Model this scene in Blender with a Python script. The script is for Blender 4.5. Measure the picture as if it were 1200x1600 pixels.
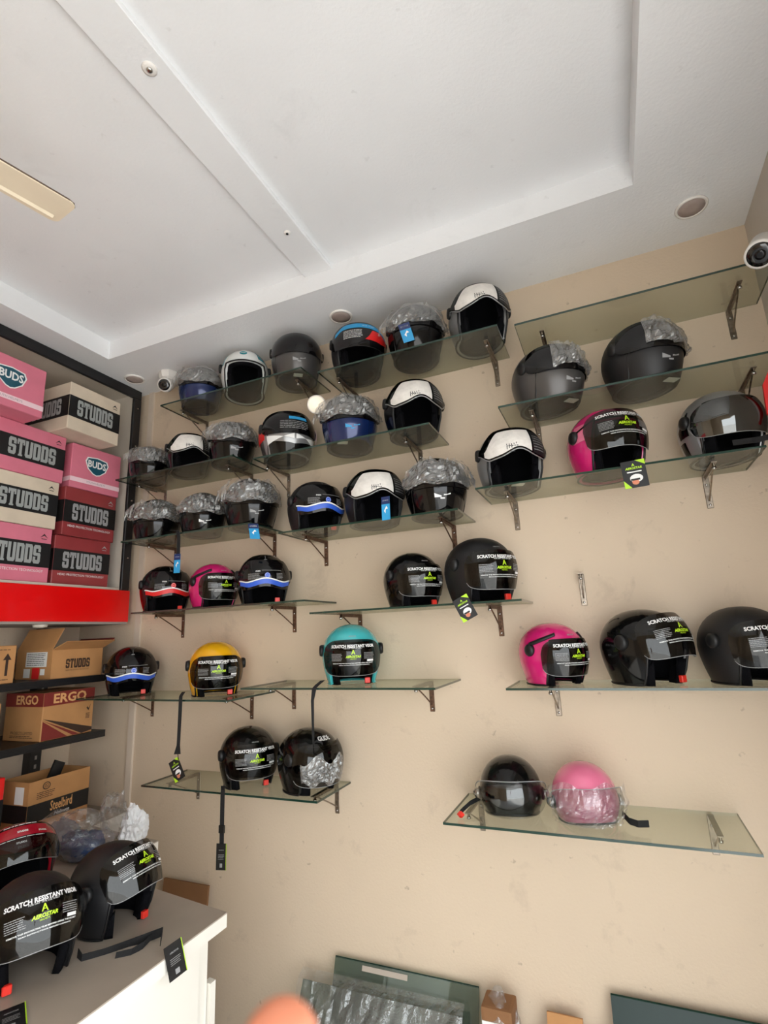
import bpy, bmesh, math, random
from mathutils import Vector, Matrix, noise
R = math.radians
sc = bpy.context.scene
for o in list(bpy.data.objects): bpy.data.objects.remove(o)
col = sc.collection

# ------------------------------------------------------------------ camera
EYE = Vector((0.0, 0.0, 1.75))
cam = bpy.data.cameras.new('camera'); camo = bpy.data.objects.new('camera', cam); col.objects.link(camo)
right = Vector((0.91623, 0.39841, -0.04229)); down = Vector((-0.12802, 0.19111, -0.97319)); fwd = Vector((-0.37965, 0.89708, 0.22610))
m = Matrix.Identity(4)
for i in range(3):
    m[i][0] = right[i]; m[i][1] = -down[i]; m[i][2] = -fwd[i]; m[i][3] = EYE[i]
camo.matrix_world = m
cam.sensor_fit = 'VERTICAL'; cam.sensor_height = 36.0; cam.lens = 819.6 / 1600 * 36
cam.clip_start = 0.01
cam.dof.use_dof = True; cam.dof.focus_distance = 2.2; cam.dof.aperture_fstop = 6.5
sc.camera = camo

# ------------------------------------------------------------------ daylight: an overcast sky seen through the open shop front
w = bpy.data.worlds.new('sky'); sc.world = w; w.use_nodes = True
bg = w.node_tree.nodes['Background']; bg.inputs[0].default_value = (0.93, 0.97, 1.0, 1); bg.inputs[1].default_value = 3.2
sun = bpy.data.lights.new('sun', 'SUN'); sun.energy = 10.0; sun.angle = R(3); sun.color = (1, .98, .95)
suno = bpy.data.objects.new('sun', sun); col.objects.link(suno); suno.rotation_euler = (R(-28), R(10), 0); suno.location = (0, -6, 8)
sc.view_settings.view_transform = 'Standard'; sc.view_settings.look = 'None'; sc.view_settings.gamma = 1.0
sc.view_settings.use_curve_mapping = False
sc.view_settings.exposure = 0.64

# ------------------------------------------------------------------ materials
def lin(c):
    return tuple((x / 255 / 12.92 if x / 255 <= .04045 else ((x / 255 + .055) / 1.055) ** 2.4) for x in c)
MATS = {}
def mat(name, rgb, rough=.5, metal=0., var=0., scale=8., bump=0., bscale=60., coat=0., spec=.5, detail=4., emit=None):
    if name in MATS: return MATS[name]
    M = bpy.data.materials.new(name); M.use_nodes = True; nt = M.node_tree; N = nt.nodes; L = nt.links
    b = N['Principled BSDF']; c = lin(rgb)
    b.inputs['Base Color'].default_value = (*c, 1); b.inputs['Roughness'].default_value = rough; b.inputs['Metallic'].default_value = metal
    b.inputs['Coat Weight'].default_value = coat; b.inputs['Coat Roughness'].default_value = .05
    b.inputs['Specular IOR Level'].default_value = spec
    tc = N.new('ShaderNodeTexCoord')
    if var:
        n = N.new('ShaderNodeTexNoise'); n.inputs['Scale'].default_value = scale; n.inputs['Detail'].default_value = detail
        L.new(tc.outputs['Object'], n.inputs['Vector'])
        r = N.new('ShaderNodeMapRange'); r.inputs[1].default_value = .3; r.inputs[2].default_value = .7
        r.inputs[3].default_value = 1 - var; r.inputs[4].default_value = 1 + var * .5
        L.new(n.outputs[0], r.inputs[0])
        mx = N.new('ShaderNodeVectorMath'); mx.operation = 'SCALE'; mx.inputs[0].default_value = c
        L.new(r.outputs[0], mx.inputs['Scale']); L.new(mx.outputs[0], b.inputs['Base Color'])
    if bump:
        n2 = N.new('ShaderNodeTexNoise'); n2.inputs['Scale'].default_value = bscale; n2.inputs['Detail'].default_value = 5
        L.new(tc.outputs['Object'], n2.inputs['Vector'])
        bp = N.new('ShaderNodeBump'); bp.inputs['Strength'].default_value = bump; bp.inputs['Distance'].default_value = .01
        L.new(n2.outputs[0], bp.inputs['Height']); L.new(bp.outputs[0], b.inputs['Normal'])
    if emit:
        b.inputs['Emission Color'].default_value = (*lin(emit[0]), 1); b.inputs['Emission Strength'].default_value = emit[1]
    MATS[name] = M; return M

def clear(name, tint, refl=.06, rough=.02, haze=0., hazecol=(220, 220, 220), bump=0., bscale=30.):
    """thin clear sheet: transparent + fresnel gloss (+ a little diffuse haze for dusty film)"""
    if name in MATS: return MATS[name]
    M = bpy.data.materials.new(name); M.use_nodes = True; nt = M.node_tree; N = nt.nodes; L = nt.links
    N.remove(N['Principled BSDF']); out = N['Material Output']
    t = N.new('ShaderNodeBsdfTransparent'); t.inputs[0].default_value = (*lin(tint), 1)
    g = N.new('ShaderNodeBsdfGlossy'); g.inputs['Roughness'].default_value = rough; g.inputs[0].default_value = (.95, .97, .95, 1)
    fr = N.new('ShaderNodeLayerWeight'); fr.inputs[0].default_value = .32
    mr = N.new('ShaderNodeMapRange'); mr.inputs[3].default_value = refl; mr.inputs[4].default_value = .55
    L.new(fr.outputs['Facing'], mr.inputs[0])
    pw = N.new('ShaderNodeMath'); pw.operation = 'POWER'; pw.inputs[1].default_value = 3.2
    L.new(fr.outputs['Facing'], pw.inputs[0]); L.new(pw.outputs[0], mr.inputs[0])
    last = t.outputs[0]
    if haze:
        d = N.new('ShaderNodeBsdfDiffuse'); d.inputs[0].default_value = (*lin(hazecol), 1)
        mh = N.new('ShaderNodeMixShader')
        tcx = N.new('ShaderNodeTexCoord'); nz = N.new('ShaderNodeTexNoise'); nz.inputs['Scale'].default_value = 25 if bump else 4; nz.inputs['Detail'].default_value = 6
        L.new(tcx.outputs['Object'], nz.inputs['Vector'])
        hr = N.new('ShaderNodeMapRange'); hr.inputs[1].default_value = .3; hr.inputs[2].default_value = .7; hr.inputs[3].default_value = haze * .5; hr.inputs[4].default_value = haze * 1.4
        L.new(nz.outputs[0], hr.inputs[0]); L.new(hr.outputs[0], mh.inputs[0])
        L.new(t.outputs[0], mh.inputs[1]); L.new(d.outputs[0], mh.inputs[2]); last = mh.outputs[0]
    mix = N.new('ShaderNodeMixShader'); L.new(mr.outputs[0], mix.inputs[0]); L.new(last, mix.inputs[1]); L.new(g.outputs[0], mix.inputs[2])
    if bump:
        tc = N.new('ShaderNodeTexCoord'); n = N.new('ShaderNodeTexNoise'); n.inputs['Scale'].default_value = bscale; n.inputs['Detail'].default_value = 3; n.inputs['Distortion'].default_value = 1.5
        L.new(tc.outputs['Object'], n.inputs['Vector'])
        bp = N.new('ShaderNodeBump'); bp.inputs['Strength'].default_value = bump; bp.inputs['Distance'].default_value = .02
        L.new(n.outputs[0], bp.inputs['Height']); L.new(bp.outputs[0], g.inputs['Normal'])
    L.new(mix.outputs[0], out.inputs[0]); MATS[name] = M; return M

def wall_mat(name, rgb, stain, amount):
    M = mat(name, rgb, .62, bump=.12, bscale=90, var=.06, scale=1.3)
    nt = M.node_tree; N = nt.nodes; L = nt.links; b = N['Principled BSDF']
    src = b.inputs['Base Color'].links[0].from_socket
    tc = N.new('ShaderNodeTexCoord')
    n = N.new('ShaderNodeTexNoise'); n.inputs['Scale'].default_value = 5.5; n.inputs['Detail'].default_value = 7; n.inputs['Roughness'].default_value = .65; n.inputs['Distortion'].default_value = .4
    L.new(tc.outputs['Object'], n.inputs['Vector'])
    rp = N.new('ShaderNodeMapRange'); rp.inputs[1].default_value = .60; rp.inputs[2].default_value = .78; rp.inputs[3].default_value = 0; rp.inputs[4].default_value = amount
    L.new(n.outputs[0], rp.inputs[0])
    # sparse small scuffs
    n3 = N.new('ShaderNodeTexNoise'); n3.inputs['Scale'].default_value = 26; n3.inputs['Detail'].default_value = 3
    L.new(tc.outputs['Object'], n3.inputs['Vector'])
    r3 = N.new('ShaderNodeMapRange'); r3.inputs[1].default_value = .70; r3.inputs[2].default_value = .76; r3.inputs[4].default_value = amount * 1.3
    L.new(n3.outputs[0], r3.inputs[0])
    ad = N.new('ShaderNodeMath'); ad.operation = 'MAXIMUM'; L.new(rp.outputs[0], ad.inputs[0]); L.new(r3.outputs[0], ad.inputs[1])
    mx = N.new('ShaderNodeMixRGB'); mx.inputs[2].default_value = (*lin(stain), 1)
    L.new(ad.outputs[0], mx.inputs[0]); L.new(src, mx.inputs[1]); L.new(mx.outputs[0], b.inputs['Base Color'])
    return M

WALL = wall_mat('beige_wall_paint', (212, 192, 167), (128, 108, 92), .32)
CEIL = wall_mat('ceiling_paint', (240, 241, 242), (150, 148, 145), .10)
VISM = clear('mirror_smoke_visor', (118, 114, 116), .13, .02)
CEIL.node_tree.nodes['Principled BSDF'].inputs['Roughness'].default_value = .38
TRIM = mat('pale_trim', (214, 198, 180), .5, var=.05)
RWALL = wall_mat('right_wall_paint', (202, 194, 184), (110, 95, 82), .3)
FLOOR = mat('floor_tile', (184, 184, 184), .3, var=.1, scale=2)
GROUT = mat('grout', (120, 112, 104), .8)
STREET = mat('street_concrete', (176, 175, 173), .9, var=.15, scale=1.5)
CREAM = mat('cream_laminate', (214, 205, 190), .5, var=.04)
BLACKM = mat('black_metal', (22, 22, 24), .4, var=.1)
RED = mat('red_gloss_panel', (226, 8, 10), .28, var=.03, coat=.3)
WHITE = mat('white_laminate', (232, 227, 216), .4, var=.03, scale=3)
CTOP = mat('counter_laminate', (170, 157, 142), .42, var=.10, scale=5)
GREYL = mat('grey_board', (150, 142, 134), .6, var=.06)
GLASS = clear('shelf_glass', (235, 237, 231), .05, .015, haze=.03, hazecol=(200, 202, 196))
GEDGE = mat('glass_edge_green', (22, 52, 42), .12, coat=.5)
STEEL = mat('worn_steel', (150, 138, 124), .32, .9, var=.4, scale=60)
RUST = mat('rusted_steel', (112, 84, 66), .5, .6, var=.5, scale=70)
GLOSSB = mat('gloss_black', (7, 7, 8), .10, spec=.42)
MATTB = mat('matte_black', (20, 20, 22), .48, bump=.02, bscale=300)
GREYH = mat('gunmetal_paint', (88, 86, 85), .34, .5, var=.05)
SILV = mat('silver_paint', (158, 158, 158), .28, .55, var=.04)
BLUEH = mat('deep_blue_paint', (22, 42, 92), .2, .3, coat=.6)
WHITEH = mat('white_paint', (225, 228, 226), .2, coat=.5)
PINK = mat('magenta_paint', (208, 34, 112), .16, coat=.6)
PALEPINK = mat('pale_pink_paint', (226, 118, 150), .22, coat=.4)
TEAL = mat('turquoise_paint', (72, 186, 190), .18, coat=.6)
TEALD = mat('teal_paint', (10, 132, 144), .2, coat=.4)
YEL = mat('yellow_paint', (238, 176, 22), .18, coat=.6)
REDH = mat('red_paint', (150, 16, 34), .2, coat=.5)
LINER = mat('black_liner_fabric', (11, 11, 14), .95, bump=.3, bscale=250, spec=.1)
RUB = mat('black_rubber', (14, 14, 15), .5)
STRAP = mat('black_webbing', (13, 13, 15), .8, bump=.3, bscale=500)
VIS = clear('clear_visor', (176, 172, 172), .035, .01)
VISC = clear('child_clear_visor', (236, 236, 236), .05, .01)
VISD = clear('smoke_visor', (104, 100, 102), .05, .01)
VISK = mat('dark_visor', (9, 8, 10), .05, spec=.45)
FILM = clear('crumpled_film', (222, 220, 220), .17, .15, haze=.14, hazecol=(236, 234, 232), bump=.25, bscale=60)
FILMC = clear('clear_bag_film', (244, 244, 245), .11, .11, haze=.06, hazecol=(240, 240, 240), bump=.25, bscale=50)
P_WHITE = mat('print_white', (232, 232, 230), .45)
P_GREY = mat('print_grey', (150, 150, 150), .5)
P_GREEN = mat('print_neon_green', (186, 226, 36), .45)
P_BLUE = mat('print_blue', (48, 92, 200), .4)
P_CYAN = mat('print_cyan', (40, 150, 205), .5)
P_RED = mat('print_red', (212, 34, 34), .4)
P_BLACK = mat('print_black', (18, 18, 19), .5)
P_SILVER = mat('print_silver', (168, 172, 170), .4, .2)
STICK = mat('white_sticker', (226, 221, 214), .55, var=.12, scale=40)
ORANGE = mat('orange_red_buckle', (226, 52, 40), .35)
CARD_PINK = mat('pink_carton', (214, 118, 138), .6, var=.08, scale=9)
CARD_CREAM = mat('cream_carton', (214, 198, 176), .6, var=.12, scale=7)
CARD_RED = mat('dark_red_carton', (146, 58, 60), .3, var=.1, scale=9, coat=.3)
CARD_BR = mat('brown_carton', (182, 132, 82), .75, var=.1, scale=12)
CARD_DK = mat('carton_inside', (132, 92, 58), .85, var=.08)
TAPE = mat('maroon_print', (120, 38, 32), .6)
P_BROWN = mat('print_dark_brown', (52, 34, 24), .6)
BUFF = mat('buff_print', (214, 160, 104), .7)
P_TEALD = mat('logo_teal', (18, 78, 96), .5)
P_LIGHTPINK = mat('light_pink_band', (238, 205, 212), .6)
CAMW = mat('camera_white_plastic', (236, 232, 226), .4)
LENS = mat('lens_black', (6, 6, 8), .08, coat=.8)
FANM = mat('cream_fan_blade', (240, 226, 200), .4, var=.06, scale=5)
FANE = mat('fan_dark_edge', (92, 74, 60), .5)
DIFF = mat('frosted_diffuser', (176, 160, 152), .6)
LAMPF = mat('spot_lamp_face', (246, 240, 224), .3, emit=((255, 236, 205), .3))
SKIN = mat('skin', (208, 128, 96), .55, var=.08, scale=60)
NAIL = mat('nail', (224, 160, 140), .35)
GSHEET = clear('stacked_glass', (186, 200, 192), .06, .03, haze=.16, hazecol=(140, 152, 146))
GDARK = mat('dark_green_glass', (16, 40, 34), .25, spec=.25)
PAPER = mat('paper_white', (232, 230, 224), .7)
BAGW = mat('white_plastic_bag', (226, 226, 226), .4, bump=.5, bscale=30)
BLUECL = mat('navy_cloth', (30, 52, 92), .7, var=.3, scale=30)
METALC = mat('chrome', (190, 188, 184), .15, 1.0)
LIME = mat('lime_print', (178, 222, 40), .5)

# ------------------------------------------------------------------ mesh helpers
class MB:
    def __init__(s): s.v = []; s.f = []
    def add(s, vs, fs):
        b = len(s.v); s.v += [tuple(p) for p in vs]; s.f += [tuple(i + b for i in f) for f in fs]; return s
    def box(s, x0, x1, y0, y1, z0, z1):
        return s.add([(x0, y0, z0), (x1, y0, z0), (x1, y1, z0), (x0, y1, z0), (x0, y0, z1), (x1, y0, z1), (x1, y1, z1), (x0, y1, z1)],
                     [(0, 3, 2, 1), (4, 5, 6, 7), (0, 1, 5, 4), (1, 2, 6, 5), (2, 3, 7, 6), (3, 0, 4, 7)])
    def tube(s, pts, r, seg=8, cap=True, closed=False):
        pts = [Vector(p) for p in pts]; n = len(pts); ring = []
        rr = r if isinstance(r, (list, tuple)) else [r] * n
        up = None; vs = []
        for i, p in enumerate(pts):
            if closed: t = pts[(i + 1) % n] - pts[i - 1]
            else: t = pts[min(i + 1, n - 1)] - pts[max(i - 1, 0)]
            t.normalize()
            if up is None:
                up = Vector((0, 0, 1)) if abs(t.z) < .9 else Vector((1, 0, 0))
            u = (up - t * up.dot(t)).normalized(); w_ = t.cross(u); up = u
            for k in range(seg):
                a = 2 * math.pi * k / seg
                vs.append(p + (u * math.cos(a) + w_ * math.sin(a)) * rr[i])
        fs = []
        for i in range(n if closed else n - 1):
            j = (i + 1) % n
            for k in range(seg):
                l = (k + 1) % seg
                fs.append((i * seg + k, i * seg + l, j * seg + l, j * seg + k))
        if cap and not closed:
            fs.append(tuple(range(seg - 1, -1, -1))); fs.append(tuple((n - 1) * seg + k for k in range(seg)))
        return s.add(vs, fs)
    def lathe(s, prof, seg=24, M=None):
        """prof: list of (r, z) around +Z"""
        vs = []; fs = []
        for r, z in prof:
            for k in range(seg):
                a = 2 * math.pi * k / seg; p = Vector((r * math.cos(a), r * math.sin(a), z)); vs.append(M @ p if M else p)
        for i in range(len(prof) - 1):
            for k in range(seg):
                l = (k + 1) % seg; fs.append((i * seg + k, i * seg + l, (i + 1) * seg + l, (i + 1) * seg + k))
        fs.append(tuple(range(seg - 1, -1, -1))); fs.append(tuple((len(prof) - 1) * seg + k for k in range(seg)))
        return s.add(vs, fs)
    def ribbon(s, pts, width, side, thick=.0016):
        """flat strap with thickness along pts; side = width direction(s)"""
        pts = [Vector(p) for p in pts]; n = len(pts); vs = []
        for i, p in enumerate(pts):
            t = (pts[min(i + 1, n - 1)] - pts[max(i - 1, 0)]).normalized()
            sd = Vector(side[i] if isinstance(side, list) else side).normalized(); nn = t.cross(sd).normalized()
            wd = width[i] if isinstance(width, (list, tuple)) else width
            for a, b in ((-1, -1), (1, -1), (1, 1), (-1, 1)): vs.append(p + sd * wd / 2 * a + nn * thick / 2 * b)
        fs = []
        for i in range(n - 1):
            for k in range(4):
                l = (k + 1) % 4; fs.append((i * 4 + k, i * 4 + l, i * 4 + 4 + l, i * 4 + 4 + k))
        fs.append((3, 2, 1, 0)); fs.append(tuple((n - 1) * 4 + k for k in range(4)))
        return s.add(vs, fs)
    def build(s, name, material, parent=None, smooth=False, fix=True, xf=None):
        me = bpy.data.meshes.new(name)
        me.from_pydata([tuple(xf @ Vector(p)) for p in s.v] if xf else s.v, [], s.f)
        if fix:
            b = bmesh.new(); b.from_mesh(me); bmesh.ops.recalc_face_normals(b, faces=b.faces); b.to_mesh(me); b.free()
        me.materials.append(material)
        if smooth:
            for p in me.polygons: p.use_smooth = True
        o = bpy.data.objects.new(name, me); col.objects.link(o)
        if parent: o.parent = parent
        return o
def bevel(o, wd=.004, seg=2):
    b = bmesh.new(); b.from_mesh(o.data)
    es = [e for e in b.edges if len(e.link_faces) == 2 and e.calc_face_angle(0) > .6]
    bmesh.ops.bevel(b, geom=es, offset=wd, segments=seg, affect='EDGES', profile=.7); b.to_mesh(o.data); b.free(); return o
def smooth_angle(o, ang=40):
    b = bmesh.new(); b.from_mesh(o.data)
    for fc in b.faces: fc.smooth = True
    for e in b.edges:
        if len(e.link_faces) == 2 and e.calc_face_angle(0) > R(ang): e.smooth = False
    b.to_mesh(o.data); b.free(); return o
def tag(o, label=None, cat=None, group=None, kind=None):
    if label: o['label'] = label
    if cat: o['category'] = cat
    if group: o['group'] = group
    if kind: o['kind'] = kind
    return o
def thing(name, label, cat, loc=(0, 0, 0), rz=0., s=1., group=None):
    o = bpy.data.objects.new(name, None); col.objects.link(o); o.empty_display_size = .05
    o.location = loc; o.rotation_euler = (0, 0, rz); o.scale = (s, s, s); return tag(o, label, cat, group)
def struct(o): o['kind'] = 'structure'; return o

# ---- lettering as flat meshes
_tc = {}
def text2d(s, width=None, height=None, bold=0., shear=0., res=2):
    """2-D (verts, faces), centred at the origin, fitted to width or height"""
    key = (s, bold, shear, res)
    if key not in _tc:
        cu = bpy.data.curves.new('lettering', 'FONT'); cu.body = s; cu.size = 1; cu.offset = bold; cu.shear = shear; cu.resolution_u = res
        o = bpy.data.objects.new('lettering', cu); col.objects.link(o)
        dg = bpy.context.evaluated_depsgraph_get(); ev = o.evaluated_get(dg); me = ev.to_mesh()
        vs = [(v.co.x, v.co.y) for v in me.vertices]; fs = [tuple(p.vertices) for p in me.polygons]
        ev.to_mesh_clear(); bpy.data.objects.remove(o); bpy.data.curves.remove(cu)
        xs = [v[0] for v in vs]; ys = [v[1] for v in vs]
        _tc[key] = ([(x - (min(xs) + max(xs)) / 2, y - (min(ys) + max(ys)) / 2) for x, y in vs], fs, max(xs) - min(xs), max(ys) - min(ys))
    vs, fs, w0, h0 = _tc[key]
    kx = ky = (width / w0 if width else height / h0)
    if width and height: kx = width / w0; ky = height / h0
    return [(x * kx, y * ky) for x, y in vs], fs
BLOCK = {
 'S': [[(0, .8), (.8, .8), (.8, .88), (.68, 1), (.12, 1), (0, .88)], [(.52, .64), (.8, .64), (.8, .8), (.52, .8)], [(0, .58), (.3, .58), (.3, .8), (0, .8)],
       [(0, .5), (.08, .42), (.8, .42), (.8, .5), (.72, .58), (0, .58)], [(.5, .2), (.8, .2), (.8, .42), (.5, .42)], [(0, .2), (.28, .2), (.28, .36), (0, .36)],
       [(0, .12), (.12, 0), (.68, 0), (.8, .12), (.8, .2), (0, .2)]],
 'T': [[(0, .82), (.8, .82), (.8, 1), (0, 1)], [(0, .68), (.17, .68), (.17, .82), (0, .82)], [(.63, .68), (.8, .68), (.8, .82), (.63, .82)], [(.26, .1), (.54, .1), (.54, .82), (.26, .82)], [(.18, 0), (.62, 0), (.62, .1), (.18, .1)]],
 'U': [[(0, .12), (.12, 0), (.3, 0), (.3, 1), (0, 1)], [(.5, 0), (.68, 0), (.8, .12), (.8, 1), (.5, 1)], [(.3, 0), (.5, 0), (.5, .2), (.3, .2)]],
 'D': [[(0, 0), (.3, 0), (.3, 1), (0, 1)], [(.3, .82), (.48, .82), (.48, 1), (.3, 1)], [(.3, 0), (.48, 0), (.48, .18), (.3, .18)], [(.48, 0), (.68, 0), (.8, .12), (.8, .88), (.68, 1), (.48, 1)]]}
def studds2d(width, height):
    vs = []; fs = []; n = 6; tot = n * .8 + (n - 1) * .08
    for i, ch in enumerate('STUDDS'):
        for poly in BLOCK[ch]:
            b = len(vs); vs += [((x + i * .88 - tot / 2) * width / tot, (y - .5) * height) for x, y in poly]; fs.append(tuple(range(b, b + len(poly))))
    return vs, fs
def rect2d(x0, x1, y0, y1): return [(x0, y0), (x1, y0), (x1, y1), (x0, y1)], [(0, 1, 2, 3)]
def rectc(x0, x1, y0, y1, n=12, k=3):
    return join2d(*[rect2d(x0 + (x1 - x0) * i / n, x0 + (x1 - x0) * (i + 1) / n, y0 + (y1 - y0) * j / k, y0 + (y1 - y0) * (j + 1) / k) for i in range(n) for j in range(k)])
def shift(g, dx, dy, sk=0.): return [(x + dx, y + dy + sk * x) for x, y in g[0]], g[1]
def join2d(*gs):
    vs = []; fs = []
    for g in gs:
        b = len(vs); vs += g[0]; fs += [tuple(i + b for i in f) for f in g[1]]
    return vs, fs
def lines2d(x0, x1, y0, y1, rows, rnd, th=.35):
    """rows of tiny dashes: print too small to read"""
    gs = []; dy = (y1 - y0) / rows
    for r in range(rows):
        y = y1 - (r + .5) * dy; x = x0; end = x1 - rnd.random() * (x1 - x0) * .15
        while x < end:
            l = min((x1 - x0) * (.06 + .12 * rnd.random()), end - x)
            gs.append(rect2d(x, x + l, y - dy * th / 2, y + dy * th / 2)); x += l + (x1 - x0) * .02
    return join2d(*gs)
def disc2d(rx, ry, n=24, cx=0, cy=0): return [(cx + rx * math.cos(2 * math.pi * k / n), cy + ry * math.sin(2 * math.pi * k / n)) for k in range(n)], [tuple(range(n))]
def plane_print(name, g, material, parent, O, U, V, xf=None):
    O, U, V = Vector(O), Vector(U), Vector(V)
    mb = MB(); mb.add([O + U * x + V * y for x, y in g[0]], g[1]); return mb.build(name, material, parent, fix=False, xf=xf)

# ------------------------------------------------------------------ the room
YB, XL, XR, ZC = 2.30, -3.05, 0.69, 3.325
struct(MB().box(XL - .1, XR + .1, YB, YB + .12, 0, 3.6).build('wall_back', WALL))
struct(MB().box(XL - .12, XL, -1.6, YB, 0, 3.6).build('wall_left', WALL))
wr = MB().box(XR, XR + .12, 1.25, YB, 0, 3.6); wr.box(XR, XR + .12, -1.72, 1.25, 2.55, 3.6); struct(wr.build('wall_right', RWALL))   # the shop is open to the street at the front right
wf = MB().box(XL - .12, XR, -1.72, -1.6, 2.55, 3.6); wf.box(XL - .12, -.7, -1.72, -1.6, 0, 2.55); struct(wf.build('wall_front', WALL))
struct(MB().box(XL - .1, XR + .1, -1.7, YB, -.06, 0).build('floor', FLOOR))
sg = MB().box(-14, 14, -16, -1.7, -.16, -.1); sg.box(XR + .12, 14, -1.7, 8, -.16, -.1); struct(sg.build('street_ground', STREET))
TX0, TX1, TY0, TY1, ZT = -2.44, 0.262, -0.9, 1.874, 3.435
ce = MB()
ce.box(XL, TX0, -1.6, YB, ZC, 3.6); ce.box(TX1, XR, -1.6, YB, ZC, 3.6); ce.box(TX0, TX1, TY1, YB, ZC, 3.6); ce.box(TX0, TX1, -1.6, TY0, ZC, 3.6)
ce.box(TX0, TX1, TY0, TY1, ZT, 3.6)
struct(ce.build('ceiling', CEIL))
struct(bevel(MB().box(-1.147, -1.006, TY0, TY1, ZT - .022, ZT).build('trim_1', CEIL), .002, 1))
struct(MB().box(-2.575, -2.535, YB - .012, YB, 0, ZC).build('trim_2', TRIM))
# screws and hook in the ceiling batten
def hook(label, x, y, r):
    t = thing('ceiling_fitting', label, 'fitting', (x, y, ZT - .022))
    MB().lathe([(r, 0), (r, -.003), (r * .7, -.006)], 20).build('rose', CAMW, t, True)
    MB().lathe([(r * .42, -.006), (r * .42, -.009), (r * .2, -.011)], 14).build('socket', LENS if r < .02 else METALC, t, True)
hook('larger white ceiling fitting with metal centre on the batten, nearer the camera', -1.060, .868, .022)
hook('small round ceiling fitting with dark centre on the batten near its far end', -1.062, 1.595, .014)

# round recessed down-lights
def downlight(label, x, y):
    t = thing('downlight', label, 'ceiling light', (x, y, ZC), group='recessed ceiling lights')
    MB().tube([(.0525 * math.cos(i * math.pi / 20), .0525 * math.sin(i * math.pi / 20), -.003) for i in range(40)], .0062, 8, closed=True).build('ring', CAMW, t, True)
    MB().lathe([(.0475, 0), (.0475, -.0065), (.02, -.0068)], 32).build('diffuser', DIFF, t, True)
downlight('round recessed ceiling light near the right corner', .475, 2.091)
downlight('round recessed ceiling light above the top middle glass shelf', -1.081, 2.107)
downlight('round recessed ceiling light beside the black cabinet frame', -2.500, 2.105)

# ------------------------------------------------------------------ glass shelves and their brackets
SHELVES = {  # x0, x1, front y, z, phrase
 'S1a': (-2.165, -1.254, 2.0, 3.038, 'top glass shelf at far left under the ceiling'),
 'S1b': (-1.161, -.300, 2.0, 2.989, 'top glass shelf in the middle under the ceiling'),
 'S1c': (-.230, .672, 2.0, 2.968, 'empty top glass shelf at right under the ceiling'),
 'S2a': (-2.471, -1.657, 2.0, 2.656, 'second-row glass shelf at left beside the black cabinet'),
 'S2b': (-1.532, -.622, 2.0, 2.617, 'second-row glass shelf in the middle with three helmets'),
 'S2c': (-.328, .672, 2.0, 2.625, 'right glass shelf with two bagged helmets'),
 'S3a': (-2.395, -1.545, 2.0, 2.296, 'third-row glass shelf at left with three bagged helmets'),
 'S3b': (-1.384, -.526, 2.0, 2.229, 'third-row glass shelf in the middle with a hanging blue tag'),
 'S3c': (-.449, .524, 2.0, 2.301, 'right glass shelf carrying the pink helmet between two silver ones'),
 'S4a': (-2.286, -1.246, 2.0, 1.912, 'left glass shelf carrying one pink helmet between two wave visor helmets'),
 'S4b': (-1.220, -.311, 2.0, 1.855, 'middle glass shelf with two black helmets at eye level'),
 'S5a': (-2.560, -1.603, 1.94, 1.497, 'left glass shelf with the yellow helmet'),
 'S5b': (-1.535, -.647, 1.94, 1.548, 'middle glass shelf with the turquoise helmet'),
 'S5c': (-.399, .672, 2.0, 1.540, 'right glass shelf with a pink and two black helmets'),
 'S6a': (-2.147, -1.193, 2.0, 1.107, 'lowest left glass shelf with two dark helmets'),
 'S6b': (-.649, .296, 1.94, 1.098, 'lowest right glass shelf with the two small child helmets')}
GT = .008
for k, (x0, x1, yf, z, ph) in SHELVES.items():
    t = thing('glass_shelf', ph, 'shelf', ((x0 + x1) / 2, YB, z - GT), group='glass wall shelves')
    hw = (x1 - x0) / 2; dp = YB - yf - .002
    MB().box(-hw + .0015, hw - .0015, -dp + .0015, -.002, 0, GT).build('pane', GLASS, t)
    e = MB(); e.box(-hw, hw, -dp, -dp + .0015, 0, GT); e.box(-hw, -hw + .0015, -dp + .0015, -.002, 0, GT); e.box(hw - .0015, hw, -dp + .0015, -.002, 0, GT)
    e.build('polished_edge', GEDGE, t)
BR = {'S1a': (-2.097, -1.335), 'S1b': (-1.099, -.367), 'S1c': (-.132, .574), 'S2a': (-2.400, -1.765), 'S2b': (-1.521, -.768), 'S2c': (-.21, .56), 'S3a': (-2.297, -1.609),
      'S3b': (-1.298, -.629), 'S3c': (-.343, .386), 'S4a': (-2.217, -1.487), 'S4b': (-1.12, -.454), 'S5a': (-2.411, -1.742), 'S5b': (-1.492, -.783), 'S5c': (-.256, .50),
      'S6a': (-2.068, -1.264), 'S6b': (-.600, .212)}
def bracket(label, x, z, m, depth=.215):
    t = thing('shelf_bracket', label, 'bracket', (x, YB, z), group='steel shelf brackets')
    p = MB().box(-.011, .011, -.004, 0, -.128, -.001).build('wall_plate', m, t); bevel(p, .0015, 1)
    a = MB().box(-.009, .009, -depth, -.004, -.0045, -.001); a.box(-.0015, .0015, -depth + .01, -.004, -.016, -.0045); a.build('arm', m, t)
    MB().tube([(0, -.006, -.098), (0, -depth * .45, -.052), (0, -depth + .025, -.008)], .0032, 6).build('brace', m, t)
    MB().lathe([(.005, 0), (.005, -.012), (.008, -.013), (.008, -.020), (.004, -.022)], 10, Matrix.Translation((0, -depth + .018, -.0045))).build('clamp_screw', METALC, t, True)
    for zz in (-.035, -.115):
        MB().lathe([(.005, 0), (.0045, .003), (.002, .004)], 10, Matrix.Translation((0, -.004, zz)) @ Matrix.Rotation(R(90), 4, 'X')).build('screw', METALC, t, True)
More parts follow.
